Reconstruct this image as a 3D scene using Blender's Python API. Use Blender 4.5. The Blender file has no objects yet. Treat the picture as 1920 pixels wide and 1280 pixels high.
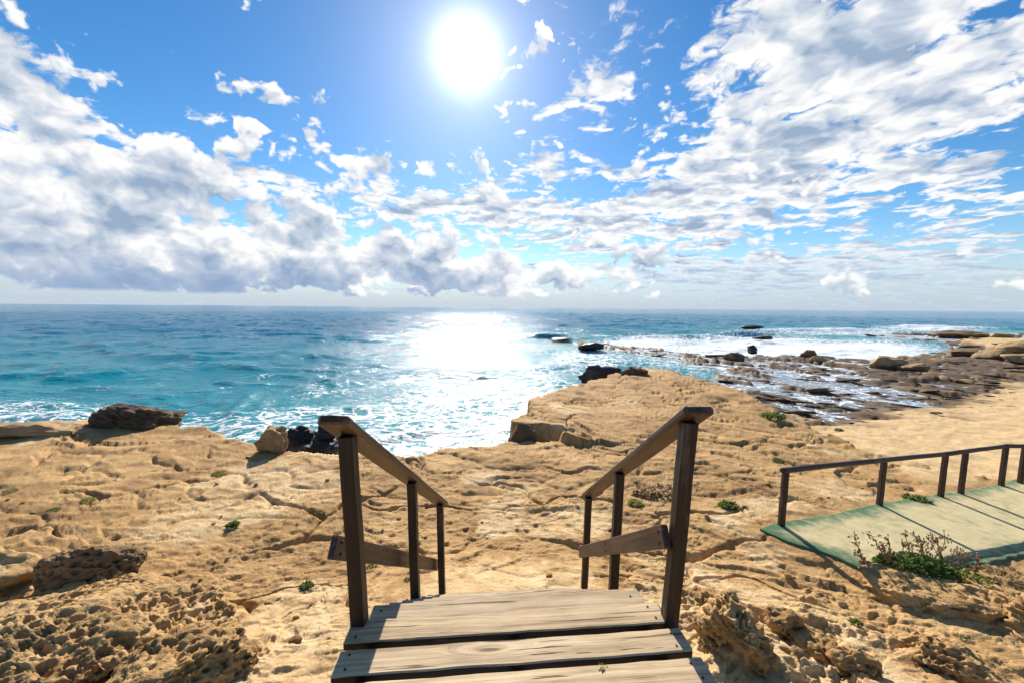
import bpy, bmesh, math, random
import numpy as np
from mathutils import Matrix, Vector

random.seed(7)
SC = bpy.context.scene
COL = SC.collection
R = math.radians

# ------------------------------------------------------------------ camera
CAM = np.array([0.0, 0.0, 5.0])            # 5 m above the sea
FPX = 750.0                                # focal length in photo pixels (1920 wide)
MROT = Matrix.Rotation(R(90 - 4.8), 3, 'X') @ Matrix.Rotation(R(0.45), 3, 'Z')
cam = bpy.data.cameras.new('camera'); camo = bpy.data.objects.new('camera', cam)
COL.objects.link(camo)
cam.sensor_width = 36.0; cam.lens = FPX / 1920 * 36.0
cam.clip_start = 0.05; cam.clip_end = 80000
camo.matrix_world = Matrix.Translation(CAM.tolist()) @ MROT.to_4x4()
SC.camera = camo
MN = np.array(MROT)

# ------------------------------------------------------------------ light
SUN_AZ, SUN_EL = R(-6.4), R(30.7)          # azimuth from +Y towards +X
SUN_DIR = Vector((math.sin(SUN_AZ) * math.cos(SUN_EL), math.cos(SUN_AZ) * math.cos(SUN_EL), math.sin(SUN_EL)))
sun = bpy.data.lights.new('sun', 'SUN'); suno = bpy.data.objects.new('sun', sun)
COL.objects.link(suno)
sun.energy = 5.0; sun.angle = R(0.5); sun.color = (1.0, 0.93, 0.83)
suno.rotation_euler = SUN_DIR.to_track_quat('Z', 'Y').to_euler()
suno.location = (0, 30, 40)

SC.view_settings.view_transform = 'Standard'; SC.view_settings.look = 'None'
SC.view_settings.exposure = 0.62; SC.view_settings.gamma = 1.0
SC.view_settings.use_curve_mapping = False
SC.render.engine = 'CYCLES'
SC.cycles.use_denoising = True
SC.cycles.use_adaptive_sampling = True; SC.cycles.adaptive_threshold = 0.02
SC.cycles.max_bounces = 4; SC.cycles.diffuse_bounces = 2; SC.cycles.glossy_bounces = 3
SC.cycles.transparent_max_bounces = 6
SC.cycles.sample_clamp_indirect = 6.0
SC.cycles.sample_clamp_direct = 0.0
SC.cycles.caustics_reflective = False; SC.cycles.caustics_refractive = False


class NT:
    """small helper for node trees"""
    def __init__(s, tree):
        s.t = tree; s.n = tree.nodes; s.l = tree.links
    def node(s, kind, **kw):
        n = s.n.new(kind)
        for k, v in kw.items(): setattr(n, k, v)
        return n
    def put(s, sock, v):
        if isinstance(v, bpy.types.NodeSocket): s.l.new(v, sock)
        elif v is not None: sock.default_value = v
    def m(s, op, a, b=None, c=None, clamp=False):
        n = s.n.new('ShaderNodeMath'); n.operation = op; n.use_clamp = clamp
        for i, v in enumerate((a, b, c)):
            if v is not None: s.put(n.inputs[i], v)
        return n.outputs[0]
    def vm(s, op, a, b=None, scale=None):
        n = s.n.new('ShaderNodeVectorMath'); n.operation = op
        s.put(n.inputs[0], a)
        if b is not None: s.put(n.inputs[1], b)
        if scale is not None: s.put(n.inputs['Scale'], scale)
        return n.outputs['Value'] if op in ('DOT_PRODUCT', 'LENGTH', 'DISTANCE') else n.outputs[0]
    def ss(s, v, a, b, lo=0.0, hi=1.0):
        n = s.n.new('ShaderNodeMapRange'); n.interpolation_type = 'SMOOTHSTEP'
        s.put(n.inputs[0], v); s.put(n.inputs[1], a); s.put(n.inputs[2], b); s.put(n.inputs[3], lo); s.put(n.inputs[4], hi)
        return n.outputs[0]
    def mix(s, f, a, b):
        n = s.n.new('ShaderNodeMix'); n.data_type = 'RGBA'
        s.put(n.inputs[0], f); s.put(n.inputs[6], a); s.put(n.inputs[7], b)
        return n.outputs[2]
    def noise(s, vec, scale, detail=4, rough=0.55, kind='FBM', dist=0.0, lac=2.0, norm=True):
        n = s.n.new('ShaderNodeTexNoise'); n.noise_type = kind
        if kind == 'FBM': n.normalize = norm
        s.put(n.inputs['Vector'], vec); n.inputs['Scale'].default_value = scale
        n.inputs['Detail'].default_value = detail; n.inputs['Roughness'].default_value = rough
        n.inputs['Lacunarity'].default_value = lac
        n.inputs['Distortion'].default_value = dist
        return n.outputs[0]
    def vor(s, vec, scale, feature='F1', rand=1.0):
        n = s.n.new('ShaderNodeTexVoronoi'); n.feature = feature
        s.put(n.inputs['Vector'], vec); n.inputs['Scale'].default_value = scale
        n.inputs['Randomness'].default_value = rand
        return n.outputs['Distance']
    def sep(s, v):
        n = s.n.new('ShaderNodeSeparateXYZ'); s.put(n.inputs[0], v); return n.outputs
    def comb(s, x, y, z):
        n = s.n.new('ShaderNodeCombineXYZ')
        for i, v in enumerate((x, y, z)): s.put(n.inputs[i], v)
        return n.outputs[0]
    def ramp(s, f, stops):
        n = s.n.new('ShaderNodeValToRGB'); s.put(n.inputs[0], f); e = n.color_ramp.elements
        while len(e) < len(stops): e.new(0.5)
        for q, (p, c) in zip(e, stops): q.position = p; q.color = (*c, 1)
        return n.outputs[0]
    def attr(s, name):
        n = s.n.new('ShaderNodeAttribute'); n.attribute_name = name; return n.outputs['Fac']
    def bump(s, h, strength, dist, normal=None):
        n = s.n.new('ShaderNodeBump'); s.put(n.inputs['Height'], h)
        n.inputs['Strength'].default_value = strength; n.inputs['Distance'].default_value = dist
        if normal is not None: s.put(n.inputs['Normal'], normal)
        return n.outputs[0]


def ray(px, py):
    return MN @ np.array([(px - 960) / FPX, (640 - py) / FPX, -1.0])


def at(px, py, z):
    d = ray(px, py)
    return CAM + d * ((z - CAM[2]) / d[2])


def azel(px, py):
    d = ray(px, py); d = d / np.linalg.norm(d)
    return math.atan2(d[0], d[1]), math.asin(d[2])


# ------------------------------------------------------------------ sky
def build_world():
    w = bpy.data.worlds.new('World'); SC.world = w; w.use_nodes = True
    w.cycles.sampling_method = 'MANUAL'; w.cycles.sample_map_resolution = 512
    T = NT(w.node_tree); T.n.clear()
    out = T.node('ShaderNodeOutputWorld'); bg = T.node('ShaderNodeBackground')
    sky = T.node('ShaderNodeTexSky', sky_type='NISHITA')
    sky.sun_disc = False; sky.sun_elevation = SUN_EL; sky.sun_rotation = SUN_AZ
    sky.altitude = 0; sky.air_density = 1.0; sky.dust_density = 0.1; sky.ozone_density = 3.0
    d = T.node('ShaderNodeTexCoord').outputs['Generated']
    x, y, z = T.sep(d)
    az = T.m('ARCTAN2', x, y); el = T.m('ARCSINE', z)
    ae = T.comb(az, el, 0.0)

    def blobs(lst):
        """cloud cover: soft patches given by their place in the sky (azimuth, elevation)"""
        tot = None
        for (px, py, sx, sy, wt, *rot) in lst:
            a0, e0 = azel(px, py)
            a1, _ = azel(px + sx, py); _, e1 = azel(px, py - sy)
            ra, re = abs(a1 - a0), abs(e1 - e0)
            v = T.vm('SUBTRACT', ae, (a0, e0, 0.0))
            if rot:
                n = T.node('ShaderNodeVectorRotate', rotation_type='Z_AXIS'); T.put(n.inputs['Vector'], v)
                n.inputs['Angle'].default_value = -R(rot[0]); v = n.outputs[0]
            v = T.vm('MULTIPLY', v, (1 / ra, 1 / re, 0.0))
            g = T.m('POWER', 2.71828, T.m('MULTIPLY', T.vm('DOT_PRODUCT', v, v), -1.0))
            tot = T.m('MULTIPLY_ADD', g, wt, 0.0 if tot is None else tot)
        return tot

    def nz(v, scale, detail, rough, color=False):
        n = T.node('ShaderNodeTexNoise', noise_dimensions='2D'); T.put(n.inputs['Vector'], v)
        n.inputs['Scale'].default_value = scale; n.inputs['Detail'].default_value = detail; n.inputs['Roughness'].default_value = rough
        return n.outputs['Color' if color else 0]

    def vo(v, scale):
        n = T.node('ShaderNodeTexVoronoi', voronoi_dimensions='2D', feature='F1'); T.put(n.inputs['Vector'], v); n.inputs['Scale'].default_value = scale
        return n.outputs['Distance']

    # ---- cumulus bank low on the left, with scraps drifting off it
    cov1 = blobs([(-160, 270, 360, 200, 0.66), (130, 400, 420, 120, 0.52), (300, 290, 190, 90, 0.42), (640, 460, 330, 70, 0.60),
                  (20, 130, 90, 70, 0.44), (380, 500, 620, 52, 0.62), (1000, 515, 330, 40, 0.40),
                  (512, 180, 72, 26, 0.60, 8), (582, 275, 52, 46, 0.64), (742, 201, 44, 14, 0.50),
                  (690, 308, 80, 22, 0.50), (800, 318, 30, 36, 0.50), (480, 235, 56, 18, 0.46), (330, 110, 24, 30, 0.40), (605, 190, 22, 28, 0.44),
                  (985, 110, 32, 32, 0.56), (980, 192, 44, 18, 0.52), (1000, 300, 120, 32, 0.36, 15), (185, 150, 28, 18, 0.46),
                  (640, 120, 330, 120, -0.36), (700, 240, 120, 36, -0.14)])
    q1 = T.vm('MULTIPLY', ae, (1.0, 1.35, 1.0))
    q1 = T.vm('ADD', q1, T.vm('SCALE', T.vm('SUBTRACT', nz(q1, 10.0, 3.0, 0.6, True), (0.5, 0.5, 0.5)), scale=0.045))
    hi1 = nz(q1, 7.5, 9, 0.60)
    lo1 = nz(T.vm('ADD', q1, (0.003, 0.026, 0.0)), 7.5, 4, 0.55)
    puff = T.m('MULTIPLY', vo(q1, 22.0), 0.46); puf2 = T.m('MULTIPLY', vo(q1, 52.0), 0.28)
    bil = T.m('SUBTRACT', 0.34, T.m('ADD', puff, puf2))
    c1 = T.m('ADD', T.m('MULTIPLY_ADD', hi1, 2.5, -1.25), T.m('ADD', bil, T.m('SUBTRACT', cov1, 0.33)))
    wav = nz(T.comb(az, 0.3, 0.0), 7.0, 6, 0.6)
    base = T.ss(T.m('MULTIPLY_ADD', T.m('SUBTRACT', wav, 0.5), -0.016, el), 0.020, 0.029)
    a1 = T.m('MULTIPLY', T.ss(c1, 0.0, 0.22), base)
    # what lies towards the sun shades what is below it
    sh1 = T.m('ADD', T.m('MULTIPLY_ADD', lo1, 3.2, -1.6), T.m('MULTIPLY_ADD', cov1, 0.75, -0.10))
    sh1 = T.m('SUBTRACT', sh1, T.m('ADD', T.m('MULTIPLY', bil, 1.1), T.m('MULTIPLY', T.m('SUBTRACT', hi1, lo1), 2.2)))

    # ---- high sheet of broken cloud on the right, seen in perspective
    zz = T.m('ADD', T.m('MAXIMUM', z, 0.0), 0.14)
    p = T.comb(T.m('DIVIDE', x, zz), T.m('DIVIDE', y, zz), 0.0)
    cov2 = blobs([(1600, 60, 500, 190, 0.58), (1430, 250, 380, 130, 0.46, 20), (1130, 110, 80, 130, 0.52), (1800, 180, 280, 120, 0.50),
                  (1330, 340, 360, 70, 0.36, 12), (1650, 330, 360, 80, 0.34), (1250, 420, 400, 55, 0.46), (1040, 300, 170, 40, 0.44, 15),
                  (1450, 515, 700, 45, 0.85), (1850, 400, 240, 50, 0.32), (740, 372, 270, 24, 0.56), (930, 400, 180, 34, 0.42),
                  (300, 440, 600, 120, 0.15),
                  (1255, 205, 40, 50, -0.34), (1600, 225, 110, 30, -0.34, 15), (1560, 150, 60, 20, -0.3, 15), (1130, 360, 100, 20, -0.20), (1500, 440, 240, 20, -0.22), (1880, 20, 50, 16, -0.5),
                  (1780, 260, 110, 26, -0.25), (640, 120, 420, 140, -0.46)])
    q2 = T.vm('ADD', p, T.vm('SCALE', T.vm('SUBTRACT', nz(p, 4.0, 3.0, 0.6, True), (0.5, 0.5, 0.5)), scale=0.16))
    hi2 = nz(q2, 3.6, 9, 0.64)
    lo2 = nz(T.vm('ADD', q2, (0.0, 0.06, 0.0)), 3.6, 3, 0.55)
    pf2 = T.m('SUBTRACT', 0.32, T.m('ADD', T.m('MULTIPLY', vo(q2, 8.0), 0.44), T.m('MULTIPLY', vo(q2, 19.0), 0.26)))
    c2 = T.m('ADD', T.m('MULTIPLY_ADD', hi2, 2.7, -1.35), T.m('ADD', pf2, T.m('SUBTRACT', cov2, 0.285)))
    a2 = T.m('MULTIPLY', T.ss(c2, 0.0, 0.32), T.ss(el, 0.02, 0.14, 0.75, 1.0))
    sh2 = T.m('ADD', T.m('MULTIPLY_ADD', lo2, 3.0, -1.5), T.m('MULTIPLY_ADD', cov2, 0.75, -0.14))
    sh2 = T.m('SUBTRACT', sh2, T.m('ADD', T.m('MULTIPLY', pf2, 1.2), T.m('MULTIPLY', T.m('SUBTRACT', hi2, lo2), 2.2)))

    # ---- colours (Background strength scales them by 0.1)
    col1 = T.ramp(T.m('MULTIPLY', sh1, 0.72), [(0.02, (0.90, 0.90, 0.90)), (0.20, (0.78, 0.80, 0.83)), (0.45, (0.58, 0.64, 0.73)), (1.0, (0.29, 0.39, 0.54))])
    col1 = T.vm('SCALE', col1, scale=10.0)
    under = T.m('MULTIPLY', T.ss(el, 0.025, 0.115, 0.80, 0.0), T.ss(az, -0.20, 0.0, 1.0, 0.15))
    col1 = T.mix(T.m('MULTIPLY', under, T.ss(sh1, -0.25, 0.25)), col1, (2.5, 3.6, 5.6, 1))
    col2 = T.ramp(T.m('MULTIPLY', sh2, 0.78), [(0.02, (0.90, 0.90, 0.90)), (0.22, (0.79, 0.81, 0.84)), (0.50, (0.57, 0.635, 0.73)), (1.0, (0.30, 0.40, 0.55))])
    col2 = T.vm('SCALE', col2, scale=10.0)
    col2 = T.mix(T.ss(el, 0.02, 0.16, 0.70, 0.0), col2, (4.6, 5.9, 7.4, 1))

    blue = T.node('ShaderNodeHueSaturation'); T.put(blue.inputs['Color'], sky.outputs[0])
    blue.inputs['Saturation'].default_value = 1.32; blue.inputs['Value'].default_value = 1.18
    c = blue.outputs[0]
    c = T.mix(T.ss(el, -0.01, 0.16, 0.95, 0.0), c, (4.5, 5.5, 6.8, 1))      # pale air along the horizon
    c = T.mix(a2, c, col2)
    c = T.mix(a1, c, col1)
    # aureole round the sun
    ang = T.m('ARCCOSINE', T.m('MINIMUM', T.vm('DOT_PRODUCT', d, tuple(SUN_DIR)), 1.0))
    g1 = T.m('POWER', 2.71828, T.m('MULTIPLY', T.m('POWER', T.m('DIVIDE', ang, R(3.2)), 2.0), -1.0))
    g2 = T.m('POWER', 2.71828, T.m('DIVIDE', ang, -R(5.5)))
    glow = T.m('ADD', T.m('MULTIPLY', g1, 11.0), T.m('MULTIPLY', g2, 6.5))
    c = T.vm('ADD', c, T.vm('SCALE', (1.0, 0.98, 0.94), scale=glow))
    T.put(bg.inputs['Color'], c); bg.inputs['Strength'].default_value = 0.072
    T.l.new(bg.outputs[0], out.inputs[0])


build_world()

# ------------------------------------------------------------------ noise in numpy
_gt = np.random.RandomState(3).rand(1024) * 2 * np.pi
_GX, _GY = np.cos(_gt), np.sin(_gt)


def _h(*c, seed=0):
    h = np.full(np.shape(c[0]), (seed * 2654435761 + 12345) & 0xffffffff, np.uint32)
    for k, m in zip(c, (374761393, 668265263, 2147483647)):
        h = (h ^ (k.astype(np.int64).astype(np.uint32) * np.uint32(m)))
        h = h * np.uint32(1274126177); h ^= h >> np.uint32(15)
    h = h * np.uint32(2246822519); h ^= h >> np.uint32(13)
    return h


def perlin(x, y, seed=0):
    x = np.asarray(x, float); y = np.asarray(y, float)
    xi, yi = np.floor(x), np.floor(y); fx, fy = x - xi, y - yi
    u = fx * fx * fx * (fx * (fx * 6 - 15) + 10); v = fy * fy * fy * (fy * (fy * 6 - 15) + 10)
    def g(a, b):
        k = _h(xi + a, yi + b, seed=seed) & np.uint32(1023)
        return _GX[k] * (fx - a) + _GY[k] * (fy - b)
    a = g(0, 0); a += u * (g(1, 0) - a)
    b = g(0, 1); b += u * (g(1, 1) - b)
    return (a + v * (b - a)) * 1.5


def fbm(x, y, o=4, seed=0, gain=0.5):
    s, a, n = 0, 1.0, 0
    for i in range(o):
        s = s + a * perlin(x, y, seed + i * 17); n += a
        x = x * 2.03 + 7.1; y = y * 2.03 - 3.7; a *= gain
    return s / n


def worley(x, y, seed=0):
    x = np.asarray(x, float); y = np.asarray(y, float)
    xi, yi = np.floor(x), np.floor(y)
    f1 = np.full(x.shape, 9.0); f2 = f1.copy(); cid = np.zeros(x.shape)
    for a in (-1, 0, 1):
        for b in (-1, 0, 1):
            h = _h(xi + a, yi + b, seed=seed)
            dx = xi + a + (h & np.uint32(0xffff)) / 65536.0 - x
            dy = yi + b + (h >> np.uint32(16)) / 65536.0 - y
            d = np.sqrt(dx * dx + dy * dy)
            near = d < f1
            f2 = np.where(near, f1, np.minimum(f2, d)); cid = np.where(near, (h % np.uint32(1000)) / 1000.0, cid)
            f1 = np.where(near, d, f1)
    return f1, f2, cid


_g3 = np.random.RandomState(5).normal(size=(1024, 3)); _g3 /= np.linalg.norm(_g3, axis=1)[:, None]


def perlin3(p, seed=0):
    i = np.floor(p); f = p - i; w = f * f * f * (f * (f * 6 - 15) + 10)
    r = 0
    for a in (0, 1):
        for b in (0, 1):
            for c in (0, 1):
                k = _h(i[:, 0] + a, i[:, 1] + b, i[:, 2] + c, seed=seed) & np.uint32(1023)
                g = ((f - np.array([a, b, c])) * _g3[k]).sum(1)
                r = r + g * (w[:, 0] if a else 1 - w[:, 0]) * (w[:, 1] if b else 1 - w[:, 1]) * (w[:, 2] if c else 1 - w[:, 2])
    return r * 1.5


def fbm3(p, o=4, seed=0, gain=0.5):
    s, a, n = 0, 1.0, 0
    for i in range(o):
        s = s + a * perlin3(p, seed + i * 13); n += a; p = p * 2.03 + 3.3; a *= gain
    return s / n


def worley3(p, seed=0):
    i = np.floor(p); f1 = np.full(len(p), 9.0); f2 = f1.copy()
    for a in (-1, 0, 1):
        for b in (-1, 0, 1):
            for c in (-1, 0, 1):
                h = _h(i[:, 0] + a, i[:, 1] + b, i[:, 2] + c, seed=seed)
                q = np.stack([i[:, 0] + a + (h & np.uint32(1023)) / 1024., i[:, 1] + b + ((h >> np.uint32(10)) & np.uint32(1023)) / 1024.,
                              i[:, 2] + c + ((h >> np.uint32(20)) & np.uint32(1023)) / 1024.], 1)
                d = np.linalg.norm(q - p, axis=1)
                n = d < f1
                f2 = np.where(n, f1, np.minimum(f2, d)); f1 = np.where(n, d, f1)
    return f1, f2


def sst(a, b, v):
    t = np.clip((v - a) / (b - a), 0, 1); return t * t * (3 - 2 * t)


def sdf(x, y, poly):
    """signed distance to a polygon, positive inside"""
    d = np.full(np.shape(x), 1e9); ins = np.zeros(np.shape(x), bool)
    n = len(poly)
    for k in range(n):
        x0, y0 = poly[k]; x1, y1 = poly[(k + 1) % n]
        ex, ey = x1 - x0, y1 - y0
        t = np.clip(((x - x0) * ex + (y - y0) * ey) / (ex * ex + ey * ey), 0, 1)
        d = np.minimum(d, (x - x0 - t * ex) ** 2 + (y - y0 - t * ey) ** 2)
        if y0 != y1:
            ins ^= ((y0 > y) != (y1 > y)) & (x < ex * (y - y0) / ey + x0)
    d = np.sqrt(d)
    return np.where(ins, d, -d)


def P2(lst, z): return [tuple(at(a, b, z)[:2]) for a, b in lst]


# ------------------------------------------------------------------ the lie of the land (sea level is z = 0)
PLAT = P2([(0, 806), (90, 797), (170, 792), (345, 802), (400, 812), (470, 836), (540, 851), (640, 850), (760, 850), (840, 838), (900, 833), (955, 826), (1010, 822),
           (1075, 818)], 1.5) + P2([(960, 797), (975, 780), (1000, 768), (986, 746), (1030, 729), (1080, 715), (1130, 703), (1170, 690), (1205, 682), (1250, 686), (1300, 699),
           (1360, 716), (1420, 736), (1500, 763), (1560, 781)], 1.6)
PLAT += [(10.3, 11.4), (10.9, 9.9), (12.4, 8.9), (16, 8.4), (60, 6), (200, -40), (200, -300), (-300, -300), (-300, 60), (-60, 16), (-25, 13.4)]
STEPB = P2([(1075, 823), (1015, 808), (955, 797)], 1.62) + [(-2, 13), (0, 30), (16, 30), (12, 12), (6, 10.2)]
SAND = P2([(1490, 772), (1600, 790), (1660, 768), (1740, 770), (1850, 735), (1990, 690)], 0.3) + [(60, 22), (90, 10), (60, 0), (10, 0), (8, 11)]
SAND2 = P2([(1800, 636), (1850, 633), (2100, 634), (2100, 652), (1850, 650)], 0.25)
REEF = P2([(1084, 646), (1140, 645), (1230, 655), (1330, 668), (1420, 666), (1520, 668), (1640, 674), (1720, 670), (1780, 655), (1760, 641), (1640, 632),
           (1590, 629), (1700, 624), (1920, 624), (2300, 625)], 0.0) + [(120, 20), (60, 5), (12, 6), (9, 12), (8, 20), (13, 24)] + P2([(1330, 690), (1230, 668), (1130, 654)], 0.0)
CARPET_FAR = [(1424, 993), (1464, 984), (1560, 966), (1654, 947), (1763, 926), (1880, 908), (1990, 893)]
CARPET_NEAR = [(1424, 994), (1478, 1022), (1560, 1046), (1640, 1086), (1850, 1062), (1925, 1042), (2040, 1016)]


def shore(x, y):
    """ragged signed distances: rock platform, step, sand, far sand, reef"""
    rag = fbm(x * 0.9, y * 0.9, 3, 50) * 0.42
    r = np.sqrt(x * x + y * y)
    return sdf(x, y, PLAT) + rag * sst(3, 7, r), rag, sdf(x, y, SAND), sdf(x, y, SAND2), sdf(x, y, REEF)


def platform(x, y, rag, full):
    r = np.sqrt(x * x + y * y)
    sb = sdf(x, y, STEPB) + rag * 0.5
    z0 = 1.5 - 0.46 * sst(4.5, 10.5, x) * (1 - sst(12, 18, y)) + 0.55 * (1 - sst(2.2, 6.6, r)) + 0.12 * sst(3, 10, -x)
    carp = sst(-0.35, 0.1, sdf(x, y, CARPET)) if CARPET else 0 * x
    stair = (1 - sst(0.8, 1.6, np.abs(x))) * (1 - sst(4.6, 6.0, y))
    quiet = 1 - np.clip(carp + 0.75 * stair, 0, 1)
    sandy = 0.8 * sst(-0.10, 0.28, fbm(x * 0.33 + 4, y * 0.33, 3, 11) + 0.34 * (1 - sst(3.5, 8.0, r)) - 0.16 * sst(8, 13, y) - 0.05)
    q = quiet * (1 - 0.9 * sandy)
    wx = x + fbm(x * 0.6, y * 0.6, 2, 20) * 0.75; wy = y + fbm(x * 0.6, y * 0.6, 2, 27) * 0.75
    f = fbm(wx * 0.10, wy * 0.27, 3, 31) * 1.5 + 0.028 * wy + 0.02 * wx + fbm(x * 1.1, y * 2.2, 2, 35) * 0.022
    t = f * 4.2 + fbm(x * 0.9, y * 1.4, 3, 37) * 0.35; k = np.floor(t); fr = t - k
    ter = (sst(0.90, 0.985, fr) - 0.95 * fr) / 9.0 * (0.25 + 0.75 * sst(-0.12, 0.15, fbm(x * 0.45, y * 0.45, 2, 39)))          # bedding: thin ledges
    zp = z0 + ter * (0.56 + 0.55 * sst(7.5, 13, y)) * q
    zp = zp + 0.24 * sst(-0.02, 0.12, sb) * (1 - sst(1.2, 3.4, x)) * (1 - sst(12.5, 16, y)) * quiet
    zp = zp + fbm(x * 0.5, y * 0.5, 2, 41) * 0.055 * quiet
    w2 = fbm(x * 1.5, y * 1.5, 2, 61) * 0.12
    f1, f2, cid = worley(wx * 0.42 + w2, wy * 0.70 - w2, 71)
    crk = np.exp(-((f2 - f1) / (0.020 + 0.0016 * r)) ** 2) * sst(-0.2, 0.15, fbm(x * 0.5, y * 0.5, 2, 75))
    zp = zp - 0.095 * crk * quiet + (cid - 0.5) * 0.03 * q                 # joints between plates
    rough = sst(-0.25, 0.35, fbm(x * 0.45, y * 0.6, 3, 81)) * (1 - 0.75 * sst(7.5, 10.5, y))
    # strata cropping out as long broken lines across the shelf
    st = wy * 0.95 + wx * 0.22 + fbm(x * 0.22, y * 0.5, 3, 85) * 1.1
    st = st * 1.15; k = np.floor(st); fr = st - k - 0.5
    brk = sst(-0.05, 0.12, fbm(x * 0.35 + k * 7.3, y * 0.1 + k * 3.1, 2, 88))
    zp = zp - brk * quiet * (0.030 + 0.040 * sst(6, 10, y)) * np.where(fr > 0, np.exp(-(fr / 0.10) ** 2), np.exp(-(fr / 0.025) ** 2))
    if full:
        df = 1 - sst(6.0, 10.5, r)             # fine relief only where the mesh can carry it
        a = fbm(wx * 2.6, wy * 4.6, 3, 90)
        zp = zp + (0.5 - np.abs(a) * 2.6) * 0.006 * q * (0.25 + 0.95 * rough) * (0.2 + 0.8 * df)
        zp = zp + fbm(x * 9, y * 13, 2, 97) * 0.004 * quiet * df
        g1, g2, c2 = worley(wx * 3.2, wy * 4.2, 103)
        zp = zp - 0.024 * (0.15 + 0.85 * df) * (c2 > 0.76) * (1 - sst(0.08, 0.34, g1)) * quiet * (0.3 + rough)
        g1, g2, c2 = worley(x * 9, y * 11, 109)
        zp = zp - 0.015 * df * (c2 > 0.5) * (1 - sst(0.08, 0.36, g1)) * q * sst(0.3, 0.8, rough)
        # broken, pitted crust on the rising ground either side of the steps
        loc = np.maximum(sst(1.3, 2.1, x) * (1 - sst(5.0, 6.6, r)), sst(1.5, 2.3, -x) * (1 - sst(4.2, 5.6, r))) * quiet
        loc = loc * sst(-0.22, 0.10, fbm(x * 0.9, y * 0.9, 2, 191))
        c3 = fbm(wx * 1.7 + 3, wy * 2.3, 4, 195)
        zp = zp + loc * (0.25 + 0.55 * (x > 0)) * (0.065 * sst(0.02, 0.07, c3) + 0.045 * sst(0.16, 0.20, c3))
        g1, g2, c2 = worley(wx * 7.5, wy * 8.5, 199)
        zp = zp - loc * 0.042 * (1 - sst(0.18, 0.42, g1)) * (c2 > 0.25)
        # thin flakes and hairline cracks
        d2 = 1 - sst(9, 15, r)
        fl = fbm(x * 2.6 + 2, y * 6.5, 3, 205)
        zp = zp + d2 * quiet * (0.010 * sst(0.08, 0.11, fl) + 0.008 * sst(0.24, 0.27, fl))
        p1, p2, _ = worley(wx * 1.5 + 0.25 * fl, wy * 2.4 + 0.25 * fl, 207)
        zp = zp - d2 * quiet * 0.030 * np.exp(-((p2 - p1) / 0.030) ** 2) * sst(0.0, 0.22, fbm(x * 0.8, y * 0.8, 2, 209))
        h = fbm(x * 1.6 + 9, y * 2.6, 3, 113)
        zp = zp + 0.022 * sst(0.13, 0.16, h) * q                          # flakes of crust
    return zp, np.maximum(sandy * quiet * 0.75, stair * 0.6)


def lowland(x, y, ss_, s2, sr, full):
    """sea bed, reef and beach"""
    r = np.sqrt(x * x + y * y)
    al = x * 0.64 - y * 0.77; ac = x * 0.77 + y * 0.64
    w = fbm(x * 0.12, y * 0.12, 3, 120) * 2.2
    stv = fbm(al * 0.10, (ac + w) * 0.55, 4, 131)
    blk = worley(al * 0.30, (ac + w) * 0.75, 137)
    tilt = (blk[2] - 0.5) * 0.34 - 0.30 * np.exp(-((blk[1] - blk[0]) / 0.09) ** 2)
    rz = -0.045 + stv * 0.62 + tilt * (0.45 + 0.55 * sst(-0.2, 0.2, stv)) + fbm(x * 1.3, y * 1.3, 3, 141) * 0.12
    rz = rz + 0.16 * sst(34, 60, r)
    rise = sst(-13, 1.5, np.maximum(ss_, -30))
    rz = rz * (1 - 0.35 * rise) + 0.20 * rise ** 2.6
    zl = -1.8 + (rz + 1.8) * sst(-1.6, 0.4, sr + fbm(x * 0.35, y * 0.35, 3, 151) * 1.6)
    sandz = 0.20 + 0.075 * np.clip(ss_, 0, 7) + fbm(x * 0.5, y * 0.5, 3, 161) * 0.05
    onsand = sst(-1.2, 1.4, ss_ + fbm(x * 0.5, y * 0.5, 4, 167) * 2.6)
    if full: sandz = sandz + fbm(x * 3, y * 3, 3, 171) * 0.04 + fbm(x * 1.1, y * 1.1, 2, 175) * 0.05
    zl = zl + (sandz - zl) * onsand
    m2 = sst(-1.5, 1.0, s2); zl = zl + (0.4 - zl) * m2
    return zl, np.maximum(onsand, m2)


def land(x, y, full=True):
    x = np.asarray(x, float); y = np.asarray(y, float)
    s, rag, ss_, s2, sr = shore(x, y)
    cl = np.where(s > -0.5, 0.35 * sst(-0.5, -0.30, s) + 0.3 * sst(-0.30, -0.16, s) + 0.35 * sst(-0.10, 0.06, s), 0)
    up = s > -0.5; dn = s < 0.1
    zp = np.zeros(x.shape); zl = zp.copy(); sp = zp.copy(); sl = zp.copy()
    if up.any(): zp[up], sp[up] = platform(x[up], y[up], rag[up], full)
    if dn.any(): zl[dn], sl[dn] = lowland(x[dn], y[dn], ss_[dn], s2[dn], sr[dn], full)
    z = zl + (zp - zl) * cl
    if full:
        e = (cl > 0.02) & (cl < 0.98)
        z[e] += fbm(x[e] * 2.2, y[e] * 2.2, 3, 181) * 0.06
    return z, np.maximum(sp * cl, sl * (1 - cl))


CARPET = None


def ground_z(x, y, full=True):
    return float(land(np.array([x]), np.array([y]), full)[0][0])


def on_ground(px, py, zmax=3.2):
    """where the line of sight through a photo pixel meets the ground"""
    d = ray(px, py); d = d / d[1]
    t = np.geomspace(2.0, 120, 2600)
    p = CAM[None] + d[None] * t[:, None]
    z = land(p[:, 0], p[:, 1], False)[0]
    below = np.nonzero(p[:, 2] < np.maximum(z, -0.02))[0]
    i = below[0] if len(below) else -1
    return np.array([p[i, 0], p[i, 1], max(z[i], 0.0)])


CARP_F = [on_ground(*p) for p in CARPET_FAR]; CARP_N = [on_ground(*p) for p in CARPET_NEAR]
CARPET = [tuple(p[:2]) for p in CARP_F] + [tuple(p[:2]) for p in CARP_N[::-1][:-1]]


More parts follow.
